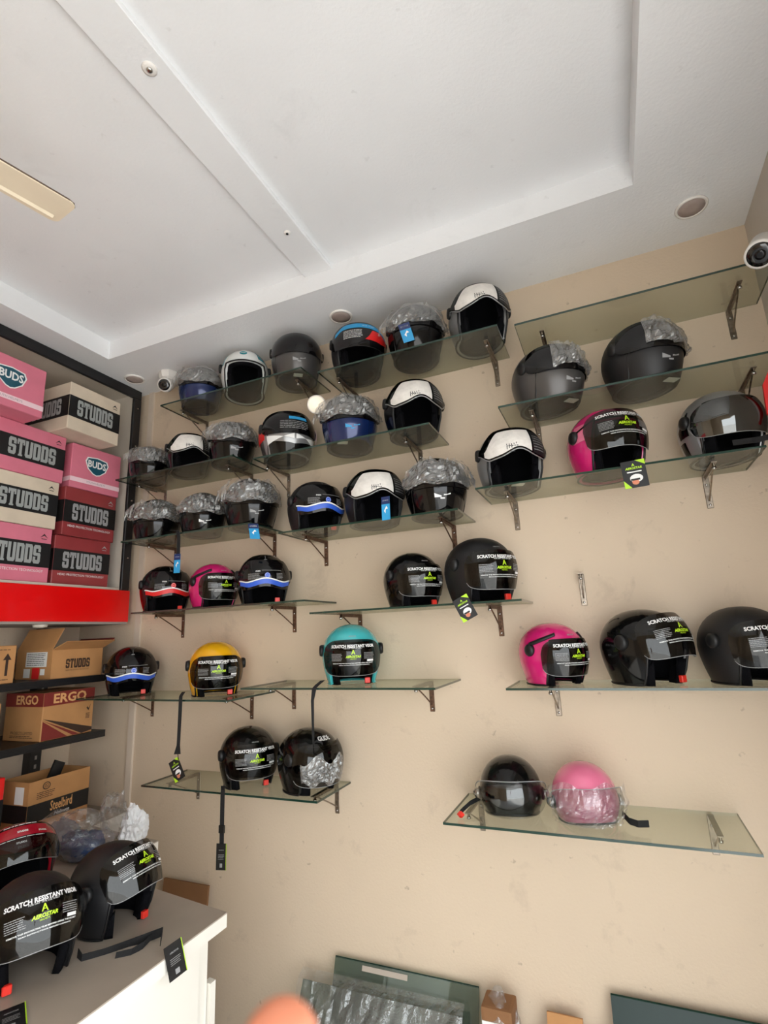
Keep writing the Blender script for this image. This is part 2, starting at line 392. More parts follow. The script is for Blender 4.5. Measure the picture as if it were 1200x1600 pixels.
BP = {'S1a': 'top far-left shelf under the ceiling', 'S1b': 'top middle shelf under the ceiling', 'S1c': 'empty top right shelf', 'S2a': 'second-row left shelf beside the cabinet',
      'S2b': 'second-row middle shelf', 'S2c': 'right shelf with two bagged helmets', 'S3a': 'third-row left shelf', 'S3b': 'third-row middle shelf', 'S3c': 'shelf under the tagged pink helmet',
      'S4a': 'shelf under the red wave helmet', 'S4b': 'shelf under two black helmets at eye level', 'S5a': 'shelf under the yellow helmet', 'S5b': 'shelf under the turquoise helmet',
      'S5c': 'shelf under the lower right pink helmet', 'S6a': 'lowest left shelf', 'S6b': 'lowest right shelf with child helmets'}
for k, xs in BR.items():
    for i, x in enumerate(xs):
        bracket('steel bracket at the %s end of the %s' % (('left', 'right')[i], BP[k]), x, SHELVES[k][3] - GT, RUST if k in ('S3a', 'S3b', 'S4a', 'S4b', 'S5a', 'S5b') else STEEL)
bracket('lone steel bracket on the bare wall without any shelf', -.110, 1.955, STEEL, .06)

# ------------------------------------------------------------------ left display cabinet, red beam, black shelves
XF = -2.60
t = thing('display_cabinet', 'cream-lined wall cabinet with black frame full of boxes', 'cabinet', (XF, 1.5, 2.06))
def lb(x0, x1, y0, y1, z0, z1): return MB().box(x0 - XF, x1 - XF, y0 - 1.5, y1 - 1.5, z0 - 2.06, z1 - 2.06)
lb(-3.04, -3.02, .5, 2.255, 2.06, ZC - .002).build('back_panel', CREAM, t)
lb(-3.02, XF - .02, 2.215, 2.235, 2.06, ZC - .03).build('side_panel', CREAM, t)
lb(-3.02, XF - .02, .5, 2.235, ZC - .03, ZC - .002).build('top_panel', CREAM, t)
lb(-3.02, XF - .02, .5, 2.235, 2.06, 2.074).build('bottom_panel', CREAM, t)
bevel(lb(XF - .02, XF, .5, 2.255, ZC - .062, ZC - .002).build('frame_rail', BLACKM, t), .003, 1)
bevel(lb(XF - .02, XF, 2.200, 2.255, 2.06, ZC - .062).build('frame_stile', BLACKM, t), .003, 1)
sw = MB()
for zz in (2.25, 2.6, 2.95, 3.2): sw.lathe([(.005, 0), (.004, .002)], 8, Matrix.Translation((0, 2.23 - 1.5, zz - 2.06)) @ Matrix.Rotation(R(90), 4, 'Y'))
sw.build('frame_screws', METALC, t)
t = thing('red_beam', 'glossy red horizontal panel below the stacked boxes', 'panel', (XF, 1.5, 1.868))
bevel(MB().box(-.40, .012, -1.0, .752, .012, .190).build('face', RED, t), .002, 1)
MB().box(-.40, .008, -1.0, .746, 0, .012).build('underside', GREYL, t)
MB().lathe([(.035, 0), (.032, -.012), (.012, -.016)], 16, Matrix.Translation((-.05, .28, 0))).build('lamp_holder', CREAM, t, True)
for nm, z, y1 in (('black shelf board under the open brown box', 1.60, 2.135), ('black shelf board under the red-topped brown box', 1.315, 2.150)):
    t = thing('shelf_board', nm, 'shelf', (XF, 1.5, z))
    MB().box(-.43, .015, -.9, y1 - 1.5, -.022, 0).build('board', BLACKM, t)
    MB().box(.005, .016, -.9, y1 - 1.5, -.034, -.022).build('front_lip', BLACKM, t)
t = thing('shelf_upright', 'black slotted metal upright behind the brown boxes', 'upright', (-3.03, 2.06, .9))
MB().box(-.02, .04, -.03, .03, 0, .96).build('post', BLACKM, t)
sl = MB()
for i in range(20): sl.box(.0405, .042, -.006, .006, .04 + i * .045, .06 + i * .045)
sl.build('slots', GREYL, t)

# ------------------------------------------------------------------ cartons (front faces +X; built with the front at local -Y)
def carton(label, Wd, H, Dp, m, yc, xf, z, rz=0., open_top=False, group='helmet cartons in the cabinet'):
    t = thing('carton', label, 'box', (xf - Dp / 2, yc, z), R(90) + rz, group=group)
    if not open_top:
        bevel(MB().box(-Wd / 2, Wd / 2, -Dp / 2, Dp / 2, 0, H).build('body', m, t), .003, 1)
        MB().box(-Wd / 2 + .004, Wd / 2 - .004, -.022, .022, H, H + .0006).build('tape', BUFF, t)
    else:
        b = MB(); th = .005
        b.box(-Wd / 2, Wd / 2, -Dp / 2, -Dp / 2 + th, 0, H); b.box(-Wd / 2, Wd / 2, Dp / 2 - th, Dp / 2, 0, H)
        b.box(-Wd / 2, -Wd / 2 + th, -Dp / 2 + th, Dp / 2 - th, 0, H); b.box(Wd / 2 - th, Wd / 2, -Dp / 2 + th, Dp / 2 - th, 0, H)
        b.box(-Wd / 2 + th, Wd / 2 - th, -Dp / 2 + th, Dp / 2 - th, 0, th); b.build('body', m, t)
    def front(name, g, mm, e=.0012): return plane_print(name, g, mm, t, (0, -Dp / 2 - e, H / 2), (1, 0, 0), (0, 0, 1))
    def side(name, g, mm, e=.0012): return plane_print(name, g, mm, t, (-Wd / 2 - e, 0, H / 2), (0, -1, 0), (0, 0, 1))
    return t, front, side
def studds_box(label, m, yc, xf, z, Wd=.325, H=.262, Dp=.34, sub=False, rz=0., letter=None):
    t, fr, sd = carton(label, Wd, H, Dp, m, yc, xf, z, rz)
    fr('black_band', rect2d(-Wd / 2, Wd / 2, -H * .23, H * .22), P_BLACK); sd('black_band', rect2d(-Dp / 2, Dp / 2, -H * .23, H * .22), P_BLACK)
    fr('lettering', studds2d(Wd * .70, H * .34), letter or P_SILVER, .002); sd('lettering', studds2d(Dp * .66, H * .34), letter or P_SILVER, .002)
    # small tent-shaped mark top right
    a = H * .055; cx, cy = Wd * .38, H * .34
    fr('corner_mark', join2d(([(cx - a * 1.3, cy - a * .4), (cx, cy + a), (cx + a * 1.3, cy - a * .4), (cx, cy + a * .35)], [(0, 1, 3), (1, 2, 3)]), rect2d(cx - a * .9, cx + a * .9, cy - a * .9, cy - a * .65)), P_BLACK if m is not CARD_RED else P_SILVER, .002)
    if sub: fr('sub_lettering', shift(text2d('HEAD PROTECTION TECHNOLOGY', Wd * .82), 0, -H * .30), P_WHITE, .002)
    return t
def buds_box(label, yc, xf, z, Wd, H, Dp=.34, rz=0.):
    t, fr, sd = carton(label, Wd, H, Dp, CARD_PINK, yc, xf, z, rz)
    fr('pale_band', rect2d(-Wd / 2, Wd / 2, -H * .36, -H * .26), P_LIGHTPINK); sd('pale_band', rect2d(-Dp / 2, Dp / 2, -H * .36, -H * .26), P_LIGHTPINK)
    def badge(k): return [(x * k, y * k + .02) for x, y in ((-.065, .02), (-.055, .042), (0, .050), (.055, .042), (.065, .02), (.05, -.018), (.02, -.042), (0, -.048), (-.02, -.042), (-.05, -.018))], [tuple(range(10))]
    fr('badge_border', badge(1.12), P_WHITE, .0015); fr('badge', badge(1.0), P_TEALD, .002)
    fr('badge_lettering', shift(text2d('BUDS', .112, .042, bold=.03), 0, .032), P_WHITE, .0025)
    fr('small_print', shift(text2d('YOUTH HELMETS', Wd * .38), 0, -H * .31), P_GREY, .002)
    return t
# right column, bottom to top, then left column
studds_box('dark red shrink-wrapped carton lowest at right, resting on the red panel', CARD_RED, 1.975, -2.635, 2.076, H=.256, sub=True, rz=R(-2), letter=P_GREY)
studds_box('dark red shrink-wrapped carton under the small pink shield-logo carton', CARD_RED, 1.985, -2.630, 2.334, H=.268, sub=True, rz=R(1.5), letter=P_GREY)
buds_box('smaller pink shield-logo carton on top of the two dark red ones', 2.005, -2.625, 2.604, .305, .252, rz=R(-2))
studds_box('cream carton with pink sides topmost in the right cabinet stack', CARD_CREAM, 1.865, -2.500, 2.868, Wd=.315, H=.262, rz=R(1))
studds_box('pink carton lowest in the left stack beside the red panel', CARD_PINK, 1.612, -2.635, 2.076, Wd=.345, H=.276, sub=True)
studds_box('cream carton second from the bottom of the left stack', CARD_CREAM, 1.622, -2.632, 2.354, Wd=.345, H=.252)
studds_box('pink carton with black band directly below the large shield-logo carton', CARD_PINK, 1.635, -2.630, 2.608, Wd=.345, H=.258)
buds_box('large pink shield-logo carton topmost at the photo left edge', 1.415, -2.500, 2.868, .33, .255)

# open brown helmet carton on the black board
g = 'brown cartons on the black shelf boards'
t, fr, sd = carton('open brown carton with raised flaps and white shipping label', .285, .140, .27, CARD_BR, 1.967, -2.60, 1.601, open_top=True, group=g)
fr('lettering', studds2d(.135, .046), P_BROWN); fr('sub_lettering', shift(text2d('HEAD PROTECTION TECHNOLOGY', .13), 0, -.033), P_BROWN)
sd('label', rect2d(-.06, .10, -.01, .062), PAPER); rn = random.Random(4); sd('label_print', lines2d(-.05, .09, -.005, .058, 7, rn), P_BLACK, .002)
sd('label_small', rect2d(-.07, -.02, -.062, -.018), PAPER); sd('red_seal', rect2d(-.005, .05, -.068, -.014), P_RED, .0015); sd('small_label', rect2d(.056, .09, -.05, -.02), PAPER)
def flap(nm, pts, m): MB().add([Vector(p) for p in pts] + [Vector(p) + Vector((0, .003, .003)) for p in pts], [(0, 1, 2, 3), (7, 6, 5, 4), (0, 4, 5, 1), (1, 5, 6, 2), (2, 6, 7, 3), (3, 7, 4, 0)]).build(nm, m, t)
flap('flap', [(-.1425, -.135, .14), (-.1425, .135, .14), (-.09, .135, .245), (-.09, -.135, .245)], CARD_BR)
flap('flap', [(-.1425, -.135, .14), (.1425, -.135, .14), (.150, -.215, .178), (-.125, -.215, .178)], CARD_BR)
flap('flap', [(.1425, -.135, .14), (.1425, .135, .14), (.215, .135, .19), (.215, -.135, .19)], TAPE)
plane_print('flap_lettering', studds2d(.09, .018), P_WHITE, t, (.02, -.1765, .1605), (1, 0, 0), (0, .9, -.43))
# ergo carton
t, fr, sd = carton('brown carton with maroon top band and fanned stripes', .287, .222, .26, CARD_BR, 1.935, -2.60, 1.316, rz=R(3), group=g)
fr('maroon_band', rect2d(-.1435, .1435, .048, .111), TAPE); sd('maroon_band', rect2d(-.13, .13, .048, .111), TAPE)
fr('lettering', shift(text2d('ERGO', .185, .046, bold=.03), .0, .080), BUFF, .002); sd('lettering', shift(text2d('ERGO', .15, .044, bold=.03), .02, .080), BUFF, .002)
for tri, mm in (([(-.14, -.02), (-.14, -.108), (.0, -.108)], TAPE), ([(-.14, -.016), (.03, -.108), (.068, -.108)], TAPE), ([(-.14, -.008), (.08, -.108), (.14, -.100), (.14, -.086)], P_BROWN)):
    fr('stripe', (tri, [tuple(range(len(tri)))]), mm, .0018)
fr('tick_mark', ([(.10, .012), (.105, .020), (.112, .010), (.126, .032), (.113, -.002)], [(0, 1, 2, 4), (2, 3, 4)]), P_BROWN)
rn = random.Random(9); fr('small_print', lines2d(.098, .124, -.04, -.012, 4, rn, .5), P_BROWN)
sd('side_print', shift(text2d('PROJECTS LIMITED', .15), -.0, -.075), P_BROWN); sd('side_print', lines2d(-.08, .08, -.098, -.083, 2, rn), P_BROWN)
# steelbird carton standing on the counter return
t, fr, sd = carton('tall open brown carton with a black band standing on the counter', .322, .252, .20, CARD_BR, 1.932, -2.605, .891, rz=R(2), open_top=True, group=g)
fr('black_band', rect2d(-.161, .161, -.052, .026), P_BLACK); sd('black_band', rect2d(-.10, .10, -.052, .026), P_BLACK)
fr('lettering', shift(text2d('Steelbird', .115, .044, bold=.015), .01, -.002, .0), BUFF, .002); fr('script_lettering', shift(text2d('Helmets', .08, shear=.35), .015, -.040), P_WHITE, .002)
fr('web_lettering', shift(text2d('www.steelbird.com', .19, bold=.01), -.02, -.100), P_BROWN)
def ring2d(rx, ry, cx, cy, k=.78):
    o = disc2d(rx, ry, 20, cx, cy)[0] + disc2d(rx * k, ry * k, 20, cx, cy)[0]
    return o, [(i, (i + 1) % 20, 20 + (i + 1) % 20, 20 + i) for i in range(20)]
fr('stamp_mark', join2d(ring2d(.02, .017, -.075, .095), shift(text2d('ISI', .02), -.075, .095), lines2d(-.12, -.03, .042, .074, 4, rn, .4)), P_BROWN)
sd('paper_label', rect2d(.01, .07, .03, .105), PAPER)
MB().box(-.12, -.06, -.04, -.03, .12, .29).build('instruction_card', P_BLACK, t).rotation_euler = (0, R(24), 0)
# arrow carton at the frame edge, red packs
t, fr, sd = carton('brown carton printed with an umbrella and an up arrow', .34, .17, .26, CARD_BR, 1.478, -2.60, 1.601, group=g)
fr('arrow_mark', ([(.125, -.05), (.137, -.05), (.137, .02), (.150, .02), (.131, .05), (.112, .02), (.125, .02)], [tuple(range(7))]), P_BROWN)
fr('umbrella_mark', join2d(([(.045 + .035 * math.cos(math.pi * k / 12), .01 + .035 * math.sin(math.pi * k / 12)) for k in range(13)], [tuple(range(13))]), rect2d(.043, .047, -.045, .01)), P_BROWN)
fr('small_print', lines2d(.0, .15, .062, .07, 1, rn), P_BROWN); fr('small_print', lines2d(.03, .15, -.072, -.062, 1, rn), P_BROWN)
t, fr, sd = carton('plain brown carton cut by the photo edge on the lower black board', .30, .20, .26, CARD_BR, 1.458, -2.60, 1.316, group=g)
fr('small_print', lines2d(-.05, .1, -.03, .03, 4, rn), P_BROWN)
t, fr, sd = carton('red pack with black band at the photo edge beside the counter carton', .28, .30, .22, RED, 1.535, -2.62, .891, group=g)
fr('black_band', rect2d(-.14, .14, -.05, .06), P_BLACK); fr('lettering', shift(studds2d(.12, .03), .05, .10), P_WHITE)

# ------------------------------------------------------------------ counter
t = thing('counter', 'white L-shaped shop counter with a beige laminate top', 'counter', (-1.8, 1.2, 0))
def prism(poly, z0, z1):
    n = len(poly); return MB().add([(x + 1.8, y - 1.2, z0) for x, y in poly] + [(x + 1.8, y - 1.2, z1) for x, y in poly], [tuple(range(n))[::-1], tuple(range(n, 2 * n))] + [(i, (i + 1) % n, n + (i + 1) % n, n + i) for i in range(n)])
top = [(-1.283, .35), (-1.283, 1.577), (-2.0, 1.68), (-2.01, 1.99), (-2.50, 2.04), (-2.52, 2.285), (-3.04, 2.285), (-3.04, 1.0), (-2.0, .35)]
prism(top, .886, .89).build('laminate_top', CTOP, t); prism(top, .848, .886).build('edge_band', WHITE, t)
body = [(-1.330, .40), (-1.330, 1.545), (-2.03, 1.65), (-2.04, 1.96), (-2.53, 2.01), (-2.55, 2.27), (-3.04, 2.27), (-3.04, 1.05), (-2.0, .40)]
prism(body, 0, .848).build('carcass', WHITE, t)
prism([(-1.329, .40), (-1.329, 1.5), (-1.322, 1.5), (-1.322, .40)], .06, .835).build('end_panel', WHITE, t)
prism([(-1.345, 1.552), (-1.345, 1.575), (-1.318, 1.572), (-1.318, 1.548)], 0, .70).build('corner_post', WHITE, t)

# ------------------------------------------------------------------ helmets
def smooth(t): t = max(0., min(1., t)); return t * t * (3 - 2 * t)
class Form:
    def __init__(s, a=.125, b=.148, zc=.12, c=.125, h=.115, chin=0.): s.a, s.b, s.zc, s.c, s.h, s.chin = a, b, zc, c, h, chin
    def __call__(s, az, v, off=0.):
        """az in degrees (0 = front, + = wearer's left = local +X), v -1 (hem) .. 1 (crown)"""
        A = R(az)
        if v >= 0: k = math.cos(min(v, 1) * math.pi / 2) ** .9; z = s.zc + (s.c + off) * math.sin(v * math.pi / 2)
        else: k = 1 - .20 * abs(v) ** 1.6; z = s.zc + s.h * v
        f = math.cos(A) if abs(az) < 90 else 0.
        bb = s.b * (1 + s.chin * f * f * smooth(-v * 1.5 + .2)) if f > 0 else s.b * (1 - .0)
        return Vector(((s.a + off) * k * math.sin(A), -(bb + off) * k * math.cos(A), z))
def tilter(F, deg):
    M = Matrix.Translation((0, .008, F.zc + .012)) @ Matrix.Rotation(R(-deg), 4, 'X') @ Matrix.Translation((0, -.008, -F.zc - .012))
    return lambda p: M @ p
def slab(F, az0, az1, vlo, vhi, o1, o0, nu=28, nv=8, T=None, nz=None):
    """closed curved sheet on the helmet surface between offsets o0 (inner) and o1 (outer)"""
    T = T or (lambda p: p); mb = MB(); n = (nu + 1) * (nv + 1); vs = []
    for off, sgn in ((o1, 1), (o0, 0)):
        for i in range(nu + 1):
            az = az0 + (az1 - az0) * i / nu; lo = vlo(az) if callable(vlo) else vlo; hi = vhi(az) if callable(vhi) else vhi
            for j in range(nv + 1):
                v = lo + (hi - lo) * j / nv; e = nz(az, v) if nz else 0.
                vs.append(T(F(az, v, off + e)))
    fs = []; W = nv + 1
    for i in range(nu):
        for j in range(nv):
            a = i * W + j; fs.append((a, a + W, a + W + 1, a + 1)); b = a + n; fs.append((b, b + 1, b + W + 1, b + W))
    for i in range(nu):
        a = i * W; fs.append((a, a + n, a + W + n, a + W)); a = i * W + nv; fs.append((a, a + W, a + W + n, a + n))
    for j in range(nv):
        fs.append((j, j + 1, j + 1 + n, j + n)); a = nu * W + j; fs.append((a, a + n, a + 1 + n, a + 1))
    return mb.add(vs, fs)
def sheet(F, az0, az1, vlo, vhi, off, nu, nv, T=None, nz=None):
    """single-skin film lying over the helmet"""
    T = T or (lambda p: p); vs = []; W = nv + 1
    for i in range(nu + 1):
        az = az0 + (az1 - az0) * i / nu; lo = vlo(az) if callable(vlo) else vlo; hi = vhi(az) if callable(vhi) else vhi
        for j in range(nv + 1):
            v = lo + (hi - lo) * j / nv; vs.append(T(F(az, v, off + (nz(az, v) if nz else 0))))
    return MB().add(vs, [(i * W + j, (i + 1) * W + j, (i + 1) * W + j + 1, i * W + j + 1) for i in range(nu) for j in range(nv)])
def decal(F, g, off, T=None):
    T = T or (lambda p: p); mb = MB()
    mb.add([T(F(math.degrees(x / .135), y / .204 if y > 0 else y / .115, off)) for x, y in g[0]], g[1]); return mb
def shell_mesh(F, vlow, off, thick, N=96, K=18):
    vs = []; fs = []
    azs = [-180 + 360 * i / N for i in range(N)]
    for az in azs:
        lo = vlow(az)
        for j in range(K + 1):
            u = j / K; v = lo + (.999 - lo) * u; vs.append(F(az, v, off))
    W = K + 1
    for i in range(N):
        k = (i + 1) % N
        for j in range(K): fs.append((i * W + j, k * W + j, k * W + j + 1, i * W + j + 1))
    base = len(vs)
    for az in azs: vs.append(F(az, vlow(az) + .01, off - thick))
    for i in range(N):
        k = (i + 1) % N; fs.append((i * W, base + i, base + k, k * W))
    return MB().add(vs, fs)
def brow(v0=.34, a0=48., a1=68., vb=-1.):
    return lambda az: v0 + (vb - v0) * smooth((abs(az) - a0) / (a1 - a0))
def superv(vm, hh, aw, n=4.5, droop=0.):
    """visor outline: returns (lo, hi) with rounded ends"""
    def q(az): return max(0., 1 - abs(az / aw) ** n) ** (1 / n)
    return (lambda az: vm - hh * q(az)), (lambda az: vm + hh * q(az))
SCRATCH = ['SCRATCH RESISTANT VISOR']
def prints_aero(F, vis, T, seed):
    rn = random.Random(seed); o = .0115
    g = join2d(shift(text2d('SCRATCH RESISTANT VISOR', .19, .0125, bold=.035), 0, .034), shift(text2d('FOR DAY TIME USE ONLY', .075), 0, .0255),
               shift(text2d('REMOVE THIS PROTECTIVE FILM BEFORE USING THE HELMET', .175, .0036, bold=.02), 0, -.031), shift(text2d('READ INSTRUCTIONS BEFORE CLEANING', .13, .003, bold=.02), .005, -.038))
    decal(F, g, o, T).build('visor_print', P_WHITE, vis, fix=False)
    g2 = join2d(lines2d(-.092, -.042, -.022, .008, 6, rn), lines2d(.044, .092, -.016, .010, 5, rn))
    decal(F, g2, o, T).build('small_print', P_GREY, vis, fix=False)
    decal(F, rectc(.058, .088, -.026, -.018, 4, 1), o, T).build('white_label', P_WHITE, vis, fix=False)
    A = ([(-.008, 0), (-.0015, .017), (.0015, .017), (.008, 0), (.005, 0), (.0025, .0065), (-.0045, .0065), (-.0045, .0045), (.002, .0045), (0, .012), (-.005, 0)], [(0, 1, 9, 10), (1, 2, 9), (2, 3, 4, 9), (7, 8, 5, 6)])
    g3 = join2d(shift(A, 0, .003), shift(text2d('AEROSTAR', .062, .0098, bold=.035, shear=.25), 0, -.0055), shift(text2d('HELMETS', .024), 0, -.0145))
    decal(F, g3, o, T).build('logo_print', P_GREEN, vis, fix=False)
def prints_wave(F, vis, T, m, seed):
    rn = random.Random(seed)
    top = lambda az: -.20 + .16 * math.exp(-(az / 26) ** 2) + .10 * smooth((abs(az) - 36) / 24)
    slab(F, -58, 58, lambda az: -.42 + .10 * smooth((abs(az) - 34) / 24) + .15 * math.exp(-(az / 24) ** 2), lambda az: top(az) - .05, .0108, .0102, 40, 4, T).build('wave_stripe', m, vis)
    slab(F, -60, 60, lambda az: top(az) - .045, lambda az: top(az) + .005, .0111, .0103, 40, 2, T).build('white_line', P_WHITE, vis)
    decal(F, disc2d(.0125, .0125, 24, .006, .006), .0108, T).build('round_logo', m, vis, fix=False)
    decal(F, join2d(ring2d(.0105, .0105, .006, .006, .9), shift(text2d('STUDDS', .014), .006, .006), shift(text2d('STUDDS', .022, .006, bold=.03), -.038, .025)), .0114, T).build('visor_print', P_WHITE, vis, fix=False)
    decal(F, join2d(lines2d(-.085, -.03, -.012, .016, 6, rn), lines2d(.05, .085, -.012, .018, 5, rn), rectc(-.02, .075, .028, .0295, 12, 1)), .0108, T).build('small_print', P_GREY, vis, fix=False)
def sticker_strokes(seed):
    rn = random.Random(seed); gs = []
    x = -.045
    for i in range(5):
        h = .008 + .008 * rn.random(); gs.append(shift(rect2d(-.0013, .0013, -h, h), x, .0 + rn.random() * .004, 0)); gs.append(rect2d(x, x + .006, .002 * rn.random(), .002 + .0015)); x += .0085
    gs.append(join2d(rect2d(-.034, -.018, -.021, -.0195), rect2d(-.034, -.018, -.012, -.0105), rect2d(-.034, -.0325, -.021, -.0105), rect2d(-.0195, -.018, -.021, -.0105)))
    return join2d(*gs)
def inv(root):
    return (Matrix.Translation(root.location) @ Matrix.Rotation(root.rotation_euler.z, 4, 'Z') @ Matrix.Scale(root.scale[0], 4)).inverted()
def hang_tag(root, c, rightv, upv, wd, ht, kind='aero', seed=1):
    """printed swing tag given in world coordinates, a part of the helmet it is tied to"""
    X = inv(root); c = Vector(c); U = Vector(rightv).normalized(); V = Vector(upv).normalized(); Nn = U.cross(V)
    mb = MB(); vs = []
    for d in (0, -.0012):
        for x, y in ((-1, -1), (1, -1), (1, 1), (-1, 1)): vs.append(c + U * x * wd / 2 + V * y * ht / 2 + Nn * d)
    mb.add(vs, [(0, 1, 2, 3), (7, 6, 5, 4), (0, 4, 5, 1), (1, 5, 6, 2), (2, 6, 7, 3), (3, 7, 4, 0)])
    tg = mb.build('swing_tag', P_CYAN if kind == 'blue' else P_BLACK, root, xf=X)
    def pp(nm, g, m, e=.0008): plane_print(nm, g, m, tg, c + Nn * e, U, V, xf=X)
    if kind == 'aero':
        pp('green_corner', ([(wd / 2, ht / 2), (wd * .1, ht / 2), (wd / 2, ht * .3)], [(0, 1, 2)]), LIME); pp('green_corner', ([(-wd / 2, -ht / 2), (-wd * .2, -ht / 2), (-wd / 2, -ht * .2)], [(0, 1, 2)]), LIME)
        pp('logo_print', join2d(shift(text2d('AEROSTAR', wd * .7, bold=.03, shear=.2), 0, ht * .22), shift(text2d('A', None, ht * .1, bold=.03), 0, ht * .34)), LIME)
        pp('tag_print', rect2d(-wd * .3, wd * .3, ht * .06, ht * .10), P_WHITE); pp('helmet_picture', join2d(disc2d(wd * .27, ht * .15, 16, .04 * wd, -ht * .16)), P_WHITE)
        pp('face_picture', disc2d(wd * .15, ht * .10, 12, -.02 * wd, -ht * .30), SKIN, .0012); pp('visor_picture', rect2d(-wd * .2, wd * .18, -ht * .24, -ht * .17), P_BLACK, .0014)
    elif kind == 'blue':
        pp('dark_top', rect2d(-wd / 2, wd / 2, ht * .18, ht / 2), mat('tag_navy', (20, 40, 92), .5)); pp('tag_print', join2d(shift(text2d('STUDDS', wd * .7, bold=.03), 0, ht * .34), ([(-wd * .22, -ht * .1), (wd * .1, ht * .1), (wd * .26, -ht * .02), (0, -ht * .04), (-wd * .05, -ht * .22)], [(0, 1, 2, 3), (0, 3, 4)])), P_WHITE)
    else:
        rn = random.Random(seed); pp('tag_print', join2d(shift(text2d('AEROSTAR', wd * .5, bold=.02), 0, ht * .25), lines2d(-wd * .3, wd * .3, -ht * .12, ht * .1, 4, rn, .3), rect2d(-wd * .12, wd * .12, -ht * .4, -ht * .25)), P_GREY)
        pp('green_edge', rect2d(wd * .46, wd * .5, -ht / 2, ht / 2), LIME)
    return tg
def strap_world(root, pts, wd, side, name='chin_strap'):
    X = inv(root); mb = MB().ribbon(pts, wd, side); return mb.build(name, STRAP, root, xf=X, smooth=False)

def helmet(label, x, y, z, rz, s, shell=GLOSSB, full=False, visor=None, tilt=0., style=None, buckle=0, v0=.34, seed=1, form=None, chinmat=None, trim=RUB, pads=True, caps=RUB, vents=None, hi=None, lo=None, film_az=(-78, 80)):
    F = form or Form(chin=.05 if full else 0.)
    t = thing('helmet', label, 'helmet', (x, y, z), R(rz), s, 'helmets on display')
    bw = (brow(.29, 45, 60) if style == 'aero' else brow(v0, 50, 68)) if not full else brow(.36, 52, 70)
    sh = shell_mesh(F, bw, 0, .016).build('shell', shell, t, True)
    smooth_angle(sh, 50)
    lb_ = (brow(.22, 40, 54, -.93) if style == 'aero' else brow(v0 - .06, 44, 60, -.93)) if not full else brow(.3, 46, 64, -.93)
    shell_mesh(F, lb_, -.015, .022, 64, 10).build('liner', LINER, t, True)
    MB().tube([F(az, bw(az) + .004, .0005) for az in [-180 + 5 * i for i in range(72)]], .0042, 6, closed=True).build('edge_trim', trim, t, True)
    for sg in (-1, 1):
        if pads:
            slab(F, sg * 44, sg * 74, lambda az: -1.03, lambda az: -.35 - .2 * math.cos(R((abs(az) - 59) * 6)), -.010, -.036, 8, 6).build('cheek_pad', LINER, t, True)
        if caps:
            p = F(sg * 82, .10, .0); Mx = Matrix.Translation(p) @ Matrix.Rotation(R(sg * 90), 4, 'Y') @ Matrix.Rotation(R(sg * 0), 4, 'Z')
            MB().lathe([(.024, -.006), (.024, .006), (.020, .012), (.008, .0135)], 20, Mx).build('pivot_cap', caps, t, True)
    if full:
        top = lambda az: -.22 - .10 * math.cos(R(min(abs(az), 90))) + .06
        smooth_angle(slab(F, -76, 76, lambda az: -1., top, .003, -.02, 44, 8).build('chin_guard', chinmat or shell, t, True), 50)
        if vents is not None:
            for q, (xx, yy, l) in enumerate(((-.020, -.062, .03), (.020, -.062, .03), (0, -.074, .02))):
                sk = (.35 if q == 0 else -.35 if q == 1 else 0)
                decal(F, ([(xx - l / 2, yy - .002 - sk * -l / 2 * -1), (xx + l / 2, yy - .002 - sk * l / 2), (xx + l / 2, yy + .003 - sk * l / 2), (xx - l / 2, yy + .003 + sk * l / 2)], [(0, 1, 2, 3)]), .0055).build('vent', vents, t, fix=False)
    vis = None; T = None
    if visor:
        T = tilter(F, tilt)
        if style == 'aero': lo_, hi_ = superv(-.20, .50, 61, 4.2)
        elif style == 'wave': lo_, hi_ = (lambda az: -.50 + .12 * math.exp(-(az / 24) ** 2) + .32 * smooth((abs(az) - 50) / 18)), (lambda az: .42 - .30 * smooth((abs(az) - 50) / 18))
        elif style == 'sticker': lo_, hi_ = (lambda az: -.30 + .22 * math.exp(-(az / 20) ** 2) + .32 * smooth((abs(az) - 48) / 26)), (lambda az: .46 - .36 * smooth((abs(az) - 44) / 30))
        else: lo_, hi_ = superv(.10 if full else 0., .36 if full else .42, 74, 4)
        aw = 61 if style == 'aero' else 68 if style == 'wave' else 74
        lo_ = lo or lo_; hi_ = hi or hi_
        vis = slab(F, -aw + .5, aw - .5, lo_, hi_, .0100, .0082, 44, 10, T).build('visor', visor, t, True); smooth_angle(vis, 50)
        if style == 'aero': prints_aero(F, vis, T, seed)
        if style == 'wave': prints_wave(F, vis, T, P_RED if seed == 99 else P_BLUE, seed)
        if style == 'sticker':
            slab(F, -58, 20, lambda az: max(lo_(az) + .07, -.28), lambda az: .36 - .34 * smooth((-az - 34) / 24), .0112, .0102, 30, 6, T).build('sticker', STICK, vis)
            slab(F, 23, 54, lambda az: lo_(az) + .06, lambda az: .34 - .2 * smooth((az - 36) / 20), .0110, .0102, 14, 6, T).build('dark_label', P_BLACK, vis)
            rn = random.Random(seed); decal(F, lines2d(.058, .12, -.015, .05, 6, rn, .25), .0114, T).build('label_print', P_GREY, vis, fix=False)
            decal(F, sticker_strokes(7), .0116, T).build('sticker_print', P_BLACK, vis, fix=False)
            MB().tube([T(F(-73 + 146 * i / 40, lo_(-73 + 146 * i / 40), .0092)) for i in range(41)], .0024, 6).build('visor_rim', SILV, vis, True)
        if style in ('aero', 'plain'):
            MB().tube([T(F(-aw + 1 + (2 * aw - 2) * i / 40, lo_(-aw + 1 + (2 * aw - 2) * i / 40), .0092)) for i in range(41)], .0012, 5).build('visor_edge', P_GREY if visor is not VISK else RUB, vis, True)
